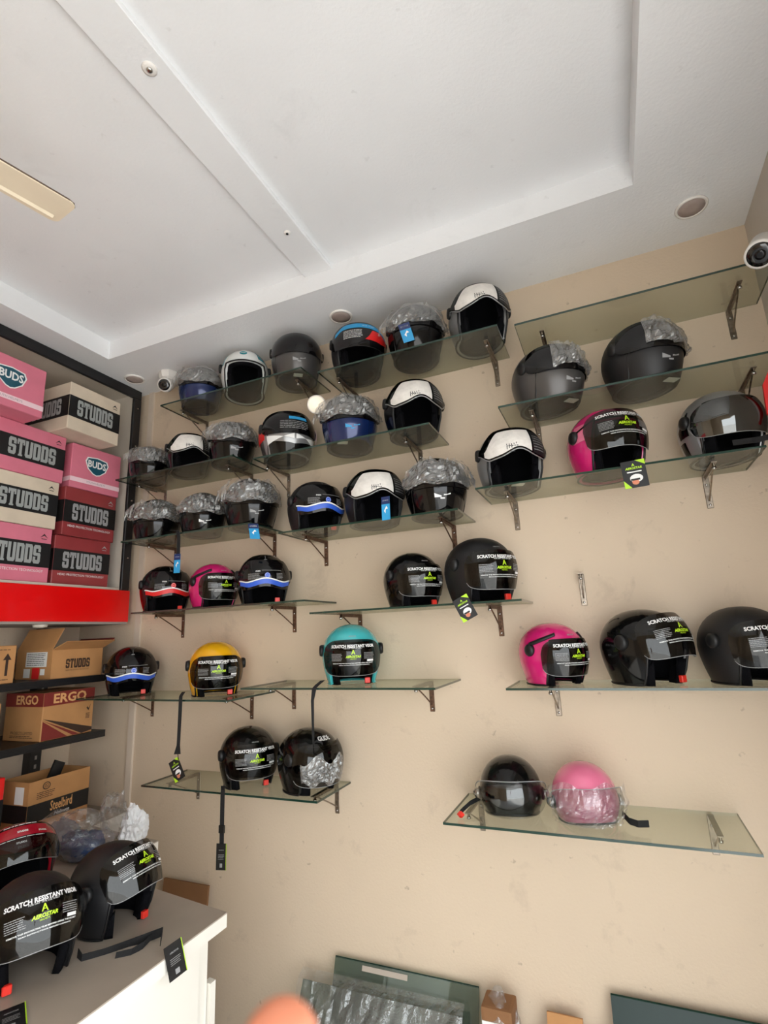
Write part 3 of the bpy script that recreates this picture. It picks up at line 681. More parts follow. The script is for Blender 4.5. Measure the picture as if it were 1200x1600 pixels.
    if style == 'wrap':
        off = Vector((seed * 3.7, seed * 1.3, 0))
        def nz(az, v): return .020 * abs(noise.noise(Vector((az * .06 + v * 2, v * 3.5, 0)) + off)) + .013 * abs(noise.noise(Vector((az * .14 - v * 3, v * 8, 3)) + off)) + .004 * noise.noise(Vector((az * .4, v * 20, 5)) + off)
        lo_ = lambda az: -.16 + .05 * math.sin(az * .12 + seed) + .12 * smooth((abs(az) - 55) / 25); hi_ = lambda az: .45 + .05 * math.sin(az * .09 + seed * 2) - .22 * smooth((abs(az) - 45) / 35)
        sheet(F, film_az[0], film_az[1], lo_, hi_, .0115, 40, 14, None, nz).build('plastic_film', FILM, t, False)
        # gathered loose corner of the bag
        rn = random.Random(seed); sgn = -1 if seed % 2 else 1
        def nz2(az, v): return .018 * abs(noise.noise(Vector((az * .2, v * 9, 5)) + off)) + .014 * smooth((abs(az) - 66) / 24)
        sheet(F, sgn * 64, sgn * 92, lambda az: .05 + .1 * math.sin(az + seed), lambda az: .50 - .012 * (abs(az) - 64), .022, 12, 9, None, nz2).build('film_corner', FILM, t, False)
    if buckle:
        p = F(buckle * 40, -.96, -.012)
        bevel(MB().box(p.x - .011, p.x + .011, p.y - .007, p.y + .007, max(.002, p.z - .004), p.z + .018).build('buckle', ORANGE, t), .002, 1)
    return t, F, vis, T
HS = {}
def H(n, label, pos, **kw):
    HS[n] = helmet(label, *pos, seed=kw.pop('seed', n), **kw); return HS[n]
def forehead(n, s_, m, wd=.05, y=.085, x=0.):
    t, F, vis, T = HS[n]; decal(F, shift(text2d(s_, wd, bold=.02), x, y), .0012).build('forehead_print', m, t, fix=False)
def badge_top(n, m=P_SILVER):
    t, F, vis, T = HS[n]; decal(F, join2d(disc2d(.011, .005, 16, 0, .095), ([(-.006, .088), (.006, .088), (0, .080)], [(0, 1, 2)]), rect2d(-.0015, .0015, .105, .135)), .0012).build('crown_badge', m, t, fix=False)
# top row under the ceiling
H(1, 'dark blue helmet in grey plastic film beside the dome camera, top row', (-2.011, 2.14, 3.038, 53, .94), shell=BLUEH, full=True, visor=VISK, style='wrap')
H(2, 'white and teal open helmet with round teal logo, top row', (-1.699, 2.14, 3.038, 38, 1.02), shell=WHITEH, v0=.08)
H(3, 'gunmetal grey full-face helmet with smoked visor, top row', (-1.368, 2.14, 3.038, 38, 1.03), shell=GREYH, full=True, visor=VISK, style='plain', vents=P_GREY)
H(4, 'dark helmet with a blue and red visor sticker, top row', (-1.010, 2.14, 2.989, 35, 1.05), shell=MATTB, visor=VISK, style='plain')
H(5, 'black helmet with film-wrapped visor and blue tag underneath, top row', (-.706, 2.14, 2.989, 28, 1.04), shell=GLOSSB, full=True, visor=VISK, style='wrap')
H(6, 'silver open helmet with white sticker on raised visor, top row under ceiling', (-.402, 2.14, 2.989, 26, 1.06), shell=SILV, visor=VISD, tilt=5, style='sticker')
# second row
H(7, 'small black film-wrapped helmet next to the cabinet frame, second row', (-2.372, 2.14, 2.656, 58, .86), full=True, visor=VISK, style='wrap')
H(8, 'black helmet with white visor sticker at the left of the second row', (-2.080, 2.14, 2.656, 56, .95), visor=VISD, tilt=3, style='sticker')
H(9, 'black helmet under crumpled film, third from left in the second row', (-1.778, 2.14, 2.656, 50, .97), full=True, visor=VISK, style='wrap', vents=P_GREY)
H(10, 'grey full-face helmet with red, white and black panels', (-1.430, 2.14, 2.617, 49, 1.07), shell=GREYH, full=True, visor=VISK, style='plain', chinmat=SILV)
H(11, 'metallic blue helmet with film-wrapped visor beside the spot lamp', (-1.068, 2.14, 2.617, 32, 1.07), shell=BLUEH, full=True, visor=VISK, style='wrap', vents=P_CYAN)
H(12, 'black helmet with white visor sticker at the right end of second row', (-.740, 2.14, 2.617, 34, 1.06), visor=VISD, tilt=3, style='sticker')
# third row
H(13, 'leftmost film-wrapped black helmet in the third row', (-2.289, 2.14, 2.296, 52, .99), full=True, visor=VISK, style='wrap')
H(14, 'middle film-wrapped black helmet of the third-row left shelf', (-1.960, 2.14, 2.296, 47, .95), full=True, visor=VISK, style='wrap', vents=P_WHITE)
H(15, 'film-wrapped black helmet with a cyan tag hanging below its shelf', (-1.645, 2.14, 2.296, 48, 1.06), full=True, visor=VISK, style='wrap', vents=P_GREY)
H(16, 'black helmet with blue wave visor turned right in the third row', (-1.268, 2.14, 2.229, 51, 1.03), shell=MATTB, visor=VISK, style='wave', buckle=1)
H(17, 'black helmet with white visor sticker and tall blue tag, third row', (-.956, 2.14, 2.229, 39, 1.07), shell=MATTB, visor=VISD, tilt=3, style='sticker')
H(18, 'film-wrapped black helmet at the right end of the third-row middle shelf', (-.655, 2.14, 2.229, 27, 1.07), full=True, visor=VISK, style='wrap', vents=P_WHITE)
# fourth row
H(19, 'black helmet with a red wave on its visor', (-2.201, 2.14, 1.912, 58, 1.0), visor=VISK, style='wave', seed=99, buckle=1)
H(20, 'magenta helmet between the red wave and blue wave helmets', (-1.875, 2.14, 1.912, 66, .93), shell=PINK, visor=VIS, style='aero')
H(21, 'black helmet with blue wave visor at the right of the magenta one', (-1.565, 2.14, 1.912, 41, 1.0), visor=VISK, style='wave', buckle=1)
H(22, 'glossy black helmet with printed visor, the smaller of two at eye level', (-.789, 2.14, 1.855, 50, .95), visor=VIS, style='aero', buckle=1)
H(23, 'large matte black helmet with printed clear visor and swing tag', (-.493, 2.14, 1.855, 48, 1.08), shell=MATTB, visor=VIS, style='aero', buckle=1)
# fifth row
H(24, 'black helmet with blue wave visor beside the brown cartons', (-2.391, 2.12, 1.497, 51, 1.0), visor=VISK, style='wave', buckle=1)
H(25, 'bright yellow helmet with printed visor and hanging strap', (-1.828, 2.12, 1.497, 46, 1.03), shell=YEL, visor=VIS, style='aero', buckle=1)
H(26, 'turquoise helmet with printed visor and hanging strap', (-1.082, 2.12, 1.548, 30, 1.02), shell=TEAL, visor=VIS, style='aero', buckle=1, trim=TEAL)
H(27, 'magenta helmet with black pivot on the lower right shelf', (-.242, 2.14, 1.540, 46, .92), shell=PINK, visor=VIS, style='aero')
H(28, 'glossy black open helmet with half-raised clear visor', (.075, 2.14, 1.540, 48, 1.05), visor=VIS, style='aero', tilt=20, buckle=1)
H(29, 'matte black helmet cut by the right photo edge', (.380, 2.14, 1.540, 30, 1.02), shell=MATTB, visor=VIS, style='aero', tilt=8)
# sixth row
H(30, 'dark plum black helmet with printed visor, strap hanging off lowest left shelf', (-1.641, 2.14, 1.107, 52, 1.02), shell=GLOSSB, visor=VIS, style='aero', buckle=1, tilt=4)
H(31, 'glossy black helmet with film over its visor, lowest left shelf', (-1.313, 2.14, 1.107, 72, 1.03), full=False, visor=VIS, style='plain', lo=superv(-.16, .56, 74, 5)[0], hi=superv(-.16, .56, 74, 5)[1])
# right-hand shelves
H(34, 'gunmetal helmet with plastic bag on its visor, right upper shelf', (-.140, 2.14, 2.625, 44, 1.08), film_az=(-34, 84), seed=34, shell=GREYH, full=True, visor=VISK, style='wrap', vents=P_GREY)
H(35, 'matte black helmet with plastic bag on its visor, right upper shelf', (.216, 2.14, 2.625, 34, 1.08), film_az=(-34, 84), seed=36, shell=MATTB, full=True, visor=VISK, style='wrap', vents=P_GREY)
H(36, 'silver helmet with white visor sticker left of the pink helmet', (-.326, 2.14, 2.301, 24, 1.07), shell=SILV, visor=VISD, tilt=3, style='sticker')
H(37, 'magenta helmet with swing tag between two silver helmets', (.045, 2.14, 2.301, 29, 1.09), shell=PINK, visor=VIS, style='aero', tilt=10)
H(38, 'silver helmet with wide smoked visor near the right wall', (.430, 2.14, 2.301, 19, 1.03), shell=SILV, visor=VISM, style='plain', trim=GLOSSB, lo=superv(-.12, .44, 70, 3.5)[0], hi=superv(-.12, .44, 70, 3.5)[1])
# on the counter
H(39, 'dark red helmet with raised printed visor behind the others on the counter', (-2.085, 1.400, .890, 66, .98), shell=REDH, visor=VIS, style='plain', tilt=32)
H(40, 'black helmet with tilted printed visor at the front of the counter', (-1.600, 1.135, .890, 67, .97), shell=MATTB, visor=VIS, style='aero', tilt=26, buckle=-1)
H(41, 'black helmet with raised printed visor and loose strap on the counter', (-1.590, 1.395, .890, 92, .95), shell=MATTB, visor=VIS, style='aero', tilt=34, buckle=1)
for n in (16, 19, 21, 24): badge_top(n)
for n in (20, 22, 23, 26, 27, 29, 30): forehead(n, 'AEROSTAR', P_GREY, .04, .082)
forehead(31, 'GLIDE', P_WHITE, .085, .108, -.012)
forehead(39, 'STUDDS', P_WHITE, .045, .09)
# white/teal crown graphics on helmet 2
t, F, _, _ = HS[2]
slab(F, 34, 80, lambda az: .22, lambda az: .55, .0012, -.001, 12, 5).build('teal_panel', TEALD, t); slab(F, -85, -62, lambda az: .1, lambda az: .5, .0012, -.001, 8, 5).build('teal_panel', TEALD, t)
decal(F, disc2d(.024, .017, 24, -.012, .072), .0014).build('round_logo', TEALD, t, fix=False); decal(F, shift(text2d('STUDDS', .032, bold=.02), -.012, .072), .002).build('logo_print', P_WHITE, t, fix=False)
# sticker on helmet 4
t, F, vis, T = HS[4]
slab(F, -60, 62, lambda az: .20 - .12 * smooth((abs(az) - 40) / 24), lambda az: .34 - .16 * smooth((abs(az) - 40) / 24), .0112, .0102, 30, 4, T).build('blue_sticker', P_CYAN, vis)
slab(F, 4, 64, lambda az: -.16 + .1 * smooth((abs(az) - 40) / 24), lambda az: min(.16 - .1 * smooth((abs(az) - 40) / 24), -.16 + (az - 4) * .02), .0112, .0102, 20, 5, T).build('red_sticker', P_RED, vis)
rn = random.Random(8); decal(F, join2d(lines2d(-.09, .0, -.012, .03, 6, rn, .3), shift(text2d('GD GD   STUDDS', .06), .03, .054)), .0116, T).build('visor_print', P_WHITE, vis, fix=False)
# coloured panels of helmet 10
t, F, vis, T = HS[10]
slab(F, -112, -70, lambda az: -.35, lambda az: .42 - .010 * (-az - 70), .0045, .001, 14, 8).build('red_panel', P_RED, t)
slab(F, -62, -2, lambda az: -.42 + .006 * (az + 62) - .2, lambda az: -.26 - .0035 * (az + 62), .0055, .004, 16, 5).build('white_panel', P_WHITE, t); slab(F, 2, 62, lambda az: -.62 + .006 * (62 - az), lambda az: -.26 - .0035 * (62 - az), .0055, .004, 16, 5).build('white_panel', P_WHITE, t)
slab(F, -60, 60, lambda az: -1, lambda az: -.66 + .003 * abs(az), .005, .004, 24, 4).build('black_panel', GLOSSB, t)
rn = random.Random(18); decal(F, join2d(lines2d(-.07, .07, -.01, .03, 5, rn, .3)), .0115, T).build('visor_print', P_GREY, vis, fix=False); decal(F, rectc(-.03, .06, .036, .052), .0118, T).build('blue_sticker', P_CYAN, vis, fix=False)
slab(F, 62, 82, lambda az: -.3, lambda az: .15, .016, .015, 6, 4).build('price_label', P_LIGHTPINK, t)
# red band on helmet 39's visor
t, F, vis, T = HS[39]
slab(F, -56, 56, lambda az: .16, lambda az: .36 - .1 * smooth((abs(az) - 36) / 20), .0112, .0102, 30, 3, T).build('red_band', REDH, vis)
decal(F, join2d(shift(text2d('STUDDS', .034, bold=.03), -.005, .050), shift(text2d('STUDDS', .03, bold=.02), .062, .044), lines2d(-.07, .07, .078, .083, 1, random.Random(2), .6), shift(text2d('STUDDS', .03), -.01, .012), lines2d(-.08, .08, .026, .029, 1, random.Random(5), .5)), .012, T).build('visor_print', P_WHITE, vis, fix=False)
# black arm trims on the magenta helmets, stripes on the pink one
for n in (20, 27):
    t, F, vis, T = HS[n]
    for sg in (-1, 1): slab(F, sg * 34, sg * 84, lambda az: .16 + .0045 * (84 - abs(az)), lambda az: .24 + .0042 * (84 - abs(az)), .006, .0, 14, 2).build('visor_arm', RUB, t, True)
t, F, vis, T = HS[37]
slab(F, -80, 80, lambda az: .40 - .25 * smooth((abs(az) - 20) / 60), lambda az: .43 - .25 * smooth((abs(az) - 20) / 60), .004, 0, 40, 2).build('dark_stripe', GLOSSB, t)
slab(F, -84, -50, lambda az: -.05, lambda az: .30, .0015, -.001, 12, 4).build('pale_panel', PALEPINK, t)
# reflective film on 31's visor
t, F, vis, T = HS[31]
def nz31(az, v): return .014 * abs(noise.noise(Vector((az * .10, v * 6, 4)))) + .009 * abs(noise.noise(Vector((az * .25, v * 14, 9))))
sheet(F, -58, 24, lambda az: -.62 + .1 * math.sin(az * .2), lambda az: .10 + .08 * math.sin(az * .15), .012, 30, 18, None, nz31).build('plastic_film', FILM, t)
# side vents of 38
t, F, vis, T = HS[38]
for sg in (-1, 1):
    slab(F, sg * 78, sg * 100, lambda az: -.25, lambda az: .30 - .014 * (abs(az) - 78), .003, 0, 8, 5).build('black_side_panel', GLOSSB, t)
    slab(F, sg * 66, sg * 88, lambda az: -.88, lambda az: -.30, .004, 0, 8, 5).build('silver_panel', SILV, t)
    slab(F, sg * 90, sg * 104, lambda az: -.80, lambda az: -.38, .004, 0, 8, 5).build('black_slot', GLOSSB, t)
strap_world(t, [(.43, 1.985, 2.32), (.50, 1.975, 2.315), (.57, 1.98, 2.325), (.60, 2.02, 2.335)], .02, (0, .2, 1))
X = inv(t); MB().box(.592, .612, 1.995, 2.012, 2.318, 2.345).build('buckle', ORANGE, t, xf=X)

# white price stickers seen through the glass under a few helmets
for n, dx in ((3, .0), (11, -.04), (35, .04), (34, .03), (36, .0)):
    t, F, vis, T = HS[n]; MB().box(dx - .022, dx + .022, -.10, -.07, .0004, .0030).build('size_label', PAPER, t)

# straps and swing tags
def hs(n): return HS[n][0]
strap_world(hs(25), [(-1.895, 1.985, 1.525), (-1.872, 1.945, 1.512), (-1.86, 1.932, 1.500), (-1.858, 1.930, 1.45), (-1.860, 1.931, 1.36), (-1.862, 1.932, 1.305), (-1.866, 1.932, 1.268)], [.018, .018, .018, .018, .017, .017, .034], (1, .15, .05))
hang_tag(hs(25), (-1.863, 1.93, 1.205), (.82, .1, .5), (-.5, 0, .85), .056, .09)
strap_world(hs(25), [(-1.862, 1.932, 1.268), (-1.858, 1.931, 1.245)], .003, (1, 0, 0), 'tag_string')
strap_world(hs(26), [(-1.150, 1.985, 1.572), (-1.150, 1.945, 1.560), (-1.158, 1.932, 1.548), (-1.166, 1.930, 1.50), (-1.166, 1.931, 1.42), (-1.164, 1.931, 1.335)], [.02, .02, .02, .013, .010, .008], (1, .2, .1))
strap_world(hs(26), [(-1.164, 1.931, 1.340), (-1.150, 1.930, 1.348), (-1.128, 1.931, 1.344), (-1.122, 1.931, 1.337)], .008, (0, .2, 1), 'strap_end')
strap_world(hs(30), [(-1.690, 2.03, 1.125), (-1.660, 1.995, 1.118), (-1.655, 1.988, 1.10), (-1.654, 1.987, 1.02), (-1.653, 1.987, .90)], .02, (1, .15, 0))
hang_tag(hs(30), (-1.648, 1.98, .868), (1, .25, 0), (0, 0, 1), .045, .10, 'dark')
X = inv(hs(30)); MB().box(-1.667, -1.641, 1.982, 1.992, .955, .985).build('strap_slider', RUB, hs(30), xf=X)
hang_tag(hs(23), (-.520, 1.975, 1.832), (.85, .1, .42), (-.42, 0, .9), .062, .09)
hang_tag(hs(37), (.124, 1.972, 2.258), (1, .05, .06), (-.05, 0, 1), .078, .098)
hang_tag(hs(15), (-1.497, 1.972, 2.242), (1, .2, -.1), (-.18, 0, 1), .050, .075, 'blue')
hang_tag(hs(17), (-.826, 1.972, 2.262), (1, .1, .05), (0, 0, 1), .036, .10, 'blue')
hang_tag(hs(5), (-.690, 1.972, 3.045), (1, .1, .1), (-.1, -.5, .8), .05, .08, 'blue')
strap_world(hs(13), [(-2.04, 2.0, 2.315), (-1.985, 1.992, 2.305), (-1.972, 1.988, 2.27), (-1.970, 1.988, 2.20), (-1.969, 1.988, 2.15)], .018, (1, .2, 0))
hang_tag(hs(13), (-1.967, 1.98, 2.135), (1, .2, 0), (0, 0, 1), .034, .095, 'blue')
strap_world(hs(41), [(-1.530, 1.235, .90), (-1.50, 1.225, .895), (-1.465, 1.27, .894), (-1.43, 1.325, .896), (-1.385, 1.37, .905), (-1.352, 1.372, .918), (-1.338, 1.352, .905)],   .024, (0, .1, 1))
strap_world(hs(41), [(-1.385, 1.365, .905), (-1.380, 1.33, .900), (-1.39, 1.295, .896), (-1.42, 1.268, .895)], .018, (0, .3, 1), 'strap_end')
hang_tag(hs(41), (-1.272, 1.345, .874), (.1, 1, .05), (-.25, -.1, 1), .06, .085, 'dark')
hang_tag(hs(40), (-1.445, 1.00, .8945), (.5, .85, .02), (-.85, .5, .08), .06, .085, 'dark', 3)

# ---- the two small half-shell child helmets on the lowest right shelf
def half_helmet(label, x, y, z, rz, s, shell, film, n):
    F = Form(.115, .130, .069, .126, .070)
    t = thing('child_helmet', label, 'helmet', (x, y, z), R(rz), s, 'small child helmets')
    lo = lambda az: -.9 + .25 * math.cos(R(az)) ** 2 * (1 if abs(az) < 90 else 0)
    smooth_angle(shell_mesh(F, lo, 0, .014, 72, 16).build('shell', shell, t, True), 50)
    shell_mesh(F, lambda az: lo(az) + .03, -.013, .02, 48, 8).build('liner', LINER, t, True)
    MB().tube([F(az, lo(az), .0005) for az in [-180 + 6 * i for i in range(60)]], .004, 6, closed=True).build('edge_trim', RUB, t, True)
    T = tilter(F, 4)
    q = lambda az: max(0., 1 - abs(az / 86) ** 2.6) ** (1 / 2.6)
    vis = slab(F, -85, 85, lambda az: -.12 - .80 * q(az), lambda az: .02 + .24 * q(az), .016, .0145, 40, 10, T).build('visor', VISC, t, True)
    MB().tube([T(F(-85 + 170 * i / 40, .02 + .24 * q(-85 + 170 * i / 40), .0152)) for i in range(41)], .0015, 5).build('visor_edge', P_GREY, vis, True)
    for sg in (-1, 1):
        p = F(sg * 88, -.05, .0)
        MB().lathe([(.019, -.004), (.019, .012), (.014, .020), (.009, .021), (.008, .024)], 18, Matrix.Translation(p) @ Matrix.Rotation(R(sg * 90), 4, 'Y')).build('pivot_cap', METALC, t, True)
        MB().lathe([(.022, -.003), (.022, .004)], 18, Matrix.Translation(p) @ Matrix.Rotation(R(sg * 90), 4, 'Y')).build('pivot_ring', RUB, t, True)
    if film:
        def nz(az, v): return .020 * abs(noise.noise(Vector((az * .06, v * 4, n)))) + .014 * abs(noise.noise(Vector((az * .16, v * 9, n + 4))))
        sheet(F, -80, 62, lambda az: -.92, lambda az: .28 + .05 * math.sin(az * .1), .020, 34, 15, T, nz).build('plastic_film', FILMC, t)
    return t
t32 = half_helmet('small black half-shell helmet with clear visor, lowest right shelf', -.437, 2.115, 1.098, 12, .98, GLOSSB, False, 1)
strap_world(t32, [(-.555, 2.12, 1.135), (-.585, 2.08, 1.125), (-.600, 2.03, 1.116), (-.605, 2.01, 1.112)], .016, (0, .3, 1)); X = inv(t32)
bevel(MB().box(-.612, -.584, 1.985, 2.005, 1.100, 1.122).build('buckle', ORANGE, t32, xf=X), .01, 1)
t33 = half_helmet('small pale pink half-shell helmet wrapped in clear plastic', -.180, 2.100, 1.098, 22, .95, PALEPINK, True, 2)
strap_world(t33, [(-.065, 2.09, 1.130), (-.045, 2.04, 1.124), (-.02, 2.025, 1.122), (.012, 2.03, 1.124)], .02, (0, .3, 1))

# ------------------------------------------------------------------ cameras, lamp, fan
def aim(d):  # matrix turning +Z towards d
    return Vector((0, 0, 1)).rotation_difference(Vector(d)).to_matrix().to_4x4()
t = thing('dome_camera', 'white turret security camera on the ceiling beside the black cabinet', 'camera', (-2.27, 2.15, ZC))
MB().lathe([(.055, 0), (.058, -.012), (.050, -.040), (.036, -.052)], 8).build('base', CAMW, t)
MB().lathe([(.036, -.048), (.040, -.062), (.036, -.085), (.02, -.10)], 20).build('neck', CAMW, t, True)
d = Vector((.42, -.80, -.42)).normalized(); Mx = Matrix.Translation((.008, -.025, -.088)) @ aim(d)
MB().lathe([(.010, -.040), (.032, -.030), (.042, -.004), (.043, .016), (.040, .030), (.034, .034)], 28, Mx).build('ball', CAMW, t, True)
MB().lathe([(.034, .030), (.033, .0355), (.015, .036)], 28, Mx).build('black_face', LENS, t, True)
MB().lathe([(.013, .034), (.013, .040), (.006, .041)], 20, Mx).build('lens', VISK, t, True)
t = thing('spot_lamp', 'small white spot lamp with a bright round face under the top shelf', 'lamp', (-1.195, YB, 2.92))
MB().lathe([(.030, 0), (.030, .008), (.012, .012)], 20, Matrix.Rotation(R(90), 4, 'X')).build('rose', CAMW, t, True)
hd = Vector((-.032, -.20, -.048)); d = Vector((.40, -.85, -.33)).normalized(); Mx = Matrix.Translation(hd) @ aim(d)
MB().tube([(0, -.008, 0), (.0, -.08, -.01), (-.022, -.150, -.036)], .009, 10).build('arm', CAMW, t, True)
MB().lathe([(.020, -.075), (.036, -.062), (.041, -.03), (.041, -.004)], 24, Mx).build('body', LENS, t, True)
MB().lathe([(.0415, -.01), (.046, -.006), (.046, .004), (.042, .005)], 28, Mx).build('bezel', CAMW, t, True)
MB().lathe([(.042, .0), (.040, .0055), (.012, .0075)], 28, Mx).build('lamp_face', LAMPF, t, True)
t = thing('bullet_camera', 'white bullet security camera with black lens on the right wall', 'camera', (XR, 2.02, 3.07))
le = Vector((.592 - XR, 1.895 - 2.02, 2.922 - 3.07)); d = Vector((-.30, -.62, -.60)).normalized(); Mx = Matrix.Translation(le) @ aim(d)
MB().lathe([(.030, -.150), (.043, -.135), (.046, -.02), (.046, -.002), (.041, .0)], 28, Mx).build('barrel', CAMW, t, True)
MB().lathe([(.041, -.004), (.038, .0015), (.018, .002)], 28, Mx).build('black_face', LENS, t, True)
MB().lathe([(.017, .0), (.016, .004), (.006, .003)], 20, Mx).build('lens', VISK, t, True)
MB().tube([tuple(le - d * .10), tuple(le - d * .14 + Vector((.02, .01, .01))), (-.004, 0, 0)], .012, 10).build('mount_arm', CAMW, t, True)
MB().lathe([(.034, 0), (.034, .008), (.02, .012)], 20, Matrix.Rotation(R(-90), 4, 'Y')).build('mount_plate', CAMW, t, True)
# ceiling fan: hub hangs outside the frame, one blade reaches into view
FX, FY, FZ = -1.475, .20, 3.0
t = thing('ceiling_fan', 'cream ceiling fan blade reaching in at the upper left', 'fan', (FX, FY, FZ))
MB().tube([(0, 0, .06), (0, 0, ZT - FZ - .0)], .012, 12).build('down_rod', FANM, t, True)
MB().lathe([(.05, .075), (.10, .06), (.115, .02), (.10, -.02), (.05, -.05)], 32).build('motor', FANM, t, True)
MB().lathe([(.06, ZT - FZ - .05), (.055, ZT - FZ - .002)], 24).build('canopy', FANM, t, True)
for k in range(3):
    a = R(78 + 120 * k) ; Mr = Matrix.Rotation(a, 4, 'Z') @ Matrix.Rotation(R(7), 4, 'X')
    def blade_outline(w, x0, x1, r=.022):
        p = [(x0, -w * .42), (x0, w * .42), (x1 - r, w / 2)]
        for i in range(1, 6): p.append((x1 - r + r * math.sin(i * math.pi / 10), w / 2 - r + r * math.cos(i * math.pi / 10)))
        for i in range(0, 6): p.append((x1 - r + r * math.cos(i * math.pi / 10), -w / 2 + r - r * math.sin(i * math.pi / 10)))
        return p
    P = blade_outline(.135, .20, .665); n = len(P)
    b = MB().add([Mr @ Vector((x, y, -.004)) for x, y in P] + [Mr @ Vector((x, y, .0)) for x, y in P], [tuple(range(n)), tuple(range(2 * n - 1, n - 1, -1))] + [(i, n + i, n + (i + 1) % n, (i + 1) % n) for i in range(n)]).build('blade', FANM, t)
    MB().add([Mr @ Vector(p) for p in ((.24, .0335, -.0045), (.645, .0335, -.0045), (.645, .0425, -.010), (.24, .0425, -.010), (.24, .050, -.0045), (.645, .050, -.0045))], [(0, 1, 2, 3), (3, 2, 5, 4), (0, 3, 4), (1, 5, 2)]).build('rib', FANM, b)
    MB().tube([Mr @ Vector((x, y, .001)) for x, y in ((.2, -.060), (.640, -.068), (.657, -.062), (.6655, -.046))], .0022, 6).build('dark_edge', FANE, b)
    MB().add([Mr @ Vector(p) for p in ((.09, -.02, -.008), (.25, -.04, -.008), (.25, .04, -.008), (.09, .02, -.008), (.09, -.02, -.0045), (.25, -.04, -.0045), (.25, .04, -.0045), (.09, .02, -.0045))], [(0, 1, 2, 3), (7, 6, 5, 4), (0, 4, 5, 1), (1, 5, 6, 2), (2, 6, 7, 3), (3, 7, 4, 0)]).build('blade_iron', CAMW, t)

# ------------------------------------------------------------------ bags and bundles on the counter
def crumple(name, c, r, m, seed, parent, amp=.22, sub=4, flat=True, squash=None):
    bm = bmesh.new(); bmesh.ops.create_icosphere(bm, subdivisions=sub, radius=1.0); off = Vector((seed * 2.3, seed * .7, seed * 1.9))
    for v in bm.verts:
        n = v.co.normalized()
        k = 1 + amp * (1.2 * noise.noise(n * 1.6 + off) - 1.1 * abs(noise.noise(n * 3.1 + off)) - .7 * abs(noise.noise(n * 6.5 + off)) + .4 * noise.noise(n * 12 + off))
        p = n * k
        if squash and p.z < squash: p.z = squash
        v.co = Vector((p.x * r[0], p.y * r[1], p.z * r[2]))
    me = bpy.data.meshes.new(name); bm.to_mesh(me); bm.free(); me.materials.append(m)
    if not flat:
        for p in me.polygons: p.use_smooth = True
    o = bpy.data.objects.new(name, me); col.objects.link(o); o.location = c
    if parent: o.parent = parent
    return o
t = thing('wrapped_bundle', 'bubble-wrapped bundle with navy cloth inside, on the counter by the carton', 'bundle', (-2.21, 1.73, .891))
crumple('bubble_wrap', (0, 0, .085), (.20, .105, .105), FILMC, 3, t, squash=-.8)
crumple('navy_cloth', (.05, -.01, .06), (.12, .075, .062), BLUECL, 8, t, squash=-.9, flat=False)
crumple('grey_liner', (-.08, .0, .07), (.09, .07, .07), mat('grey_foam', (120, 118, 122), .8, var=.2), 5, t, squash=-.9, flat=False)
t = thing('plastic_bag', 'white crumpled plastic bag at the far edge of the counter', 'bag', (-2.085, 1.915, .891))
crumple('bag_body', (0, 0, .055), (.062, .055, .098), BAGW, 12, t, .30, squash=-.55)
t = thing('plastic_bag', 'clear cellophane bag standing behind the wrapped bundle', 'bag', (-2.255, 1.955, .891))
crumple('bag_body', (0, 0, .085), (.078, .045, .115), FILMC, 21, t, .30, squash=-.73)
t = thing('plastic_bag', 'clear crumpled bag lying on the red pack under the shelf', 'bag', (-2.72, 1.57, 1.192))
crumple('bag_body', (0, 0, .04), (.09, .11, .045), FILMC, 31, t, .3, squash=-.85)

# ------------------------------------------------------------------ things leaning along the foot of the wall
def lean(name, label, cat, x0, x1, h, yb, yt, th, m, parts=None):
    t = thing(name, label, cat, ((x0 + x1) / 2, yb, 0.002)); hw = (x1 - x0) / 2; dy = yt - yb
    L = math.hypot(h, dy); U = Vector((0, dy, h)) / L; Nn = Vector((0, -h, dy)) / L
    vs = []
    for d in (0, th):
        for x, u in ((-hw, 0), (hw, 0), (hw, L), (-hw, L)): vs.append(Vector((x, 0, .0)) + U * u + Nn * d + Vector((0, 0, th * .6)))
    MB().add(vs, [(3, 2, 1, 0), (4, 5, 6, 7), (0, 1, 5, 4), (1, 2, 6, 5), (2, 3, 7, 6), (3, 0, 4, 7)]).build('sheet', m, t)
    return t, U, Nn, L
t, U, Nn, L = lean('glass_sheet', 'pale green glass sheet leaning at the wall, top edge taped', 'glass', -1.27, -.655, .425, 2.12, 2.272, .006, GSHEET)
MB().add([Vector((x, 0, .004)) + U * u + Nn * .0068 for x, u in ((-.18, L - .028), (.02, L - .028), (.02, L - .010), (-.18, L - .010))], [(0, 1, 2, 3)]).build('tape', mat('brown_tape', (176, 164, 150), .4), t)
MB().tube([Vector((x, 0, .004)) + U * L + Nn * .003 for x in (-.3075, .3075)], .0033, 6).build('polished_edge', GEDGE, t)
t, U, Nn, L = lean('glass_sheet', 'glass sheet in crumpled plastic leaning in front of the taped one', 'glass', -1.385, -.70, .36, 2.00, 2.200, .006, GSHEET)
bw_ = MB(); nu, nv = 40, 24; vs = []
for i in range(nu + 1):
    for j in range(nv + 1):
        x = -.36 + .70 * i / nu; u = .0 + (L + .035) * j / nv; k = .010 + .022 * abs(noise.noise(Vector((x * 9, u * 5, 2)))) + .016 * abs(noise.noise(Vector((x * 22, u * 9, 7))))
        if u > L: k -= (u - L) * .7
        vs.append(Vector((x, 0, .006)) + U * u + Nn * k)
bw_.add(vs, [(i * (nv + 1) + j, (i + 1) * (nv + 1) + j, (i + 1) * (nv + 1) + j + 1, i * (nv + 1) + j + 1) for i in range(nu) for j in range(nv)]).build('plastic_wrap', FILMC, t)
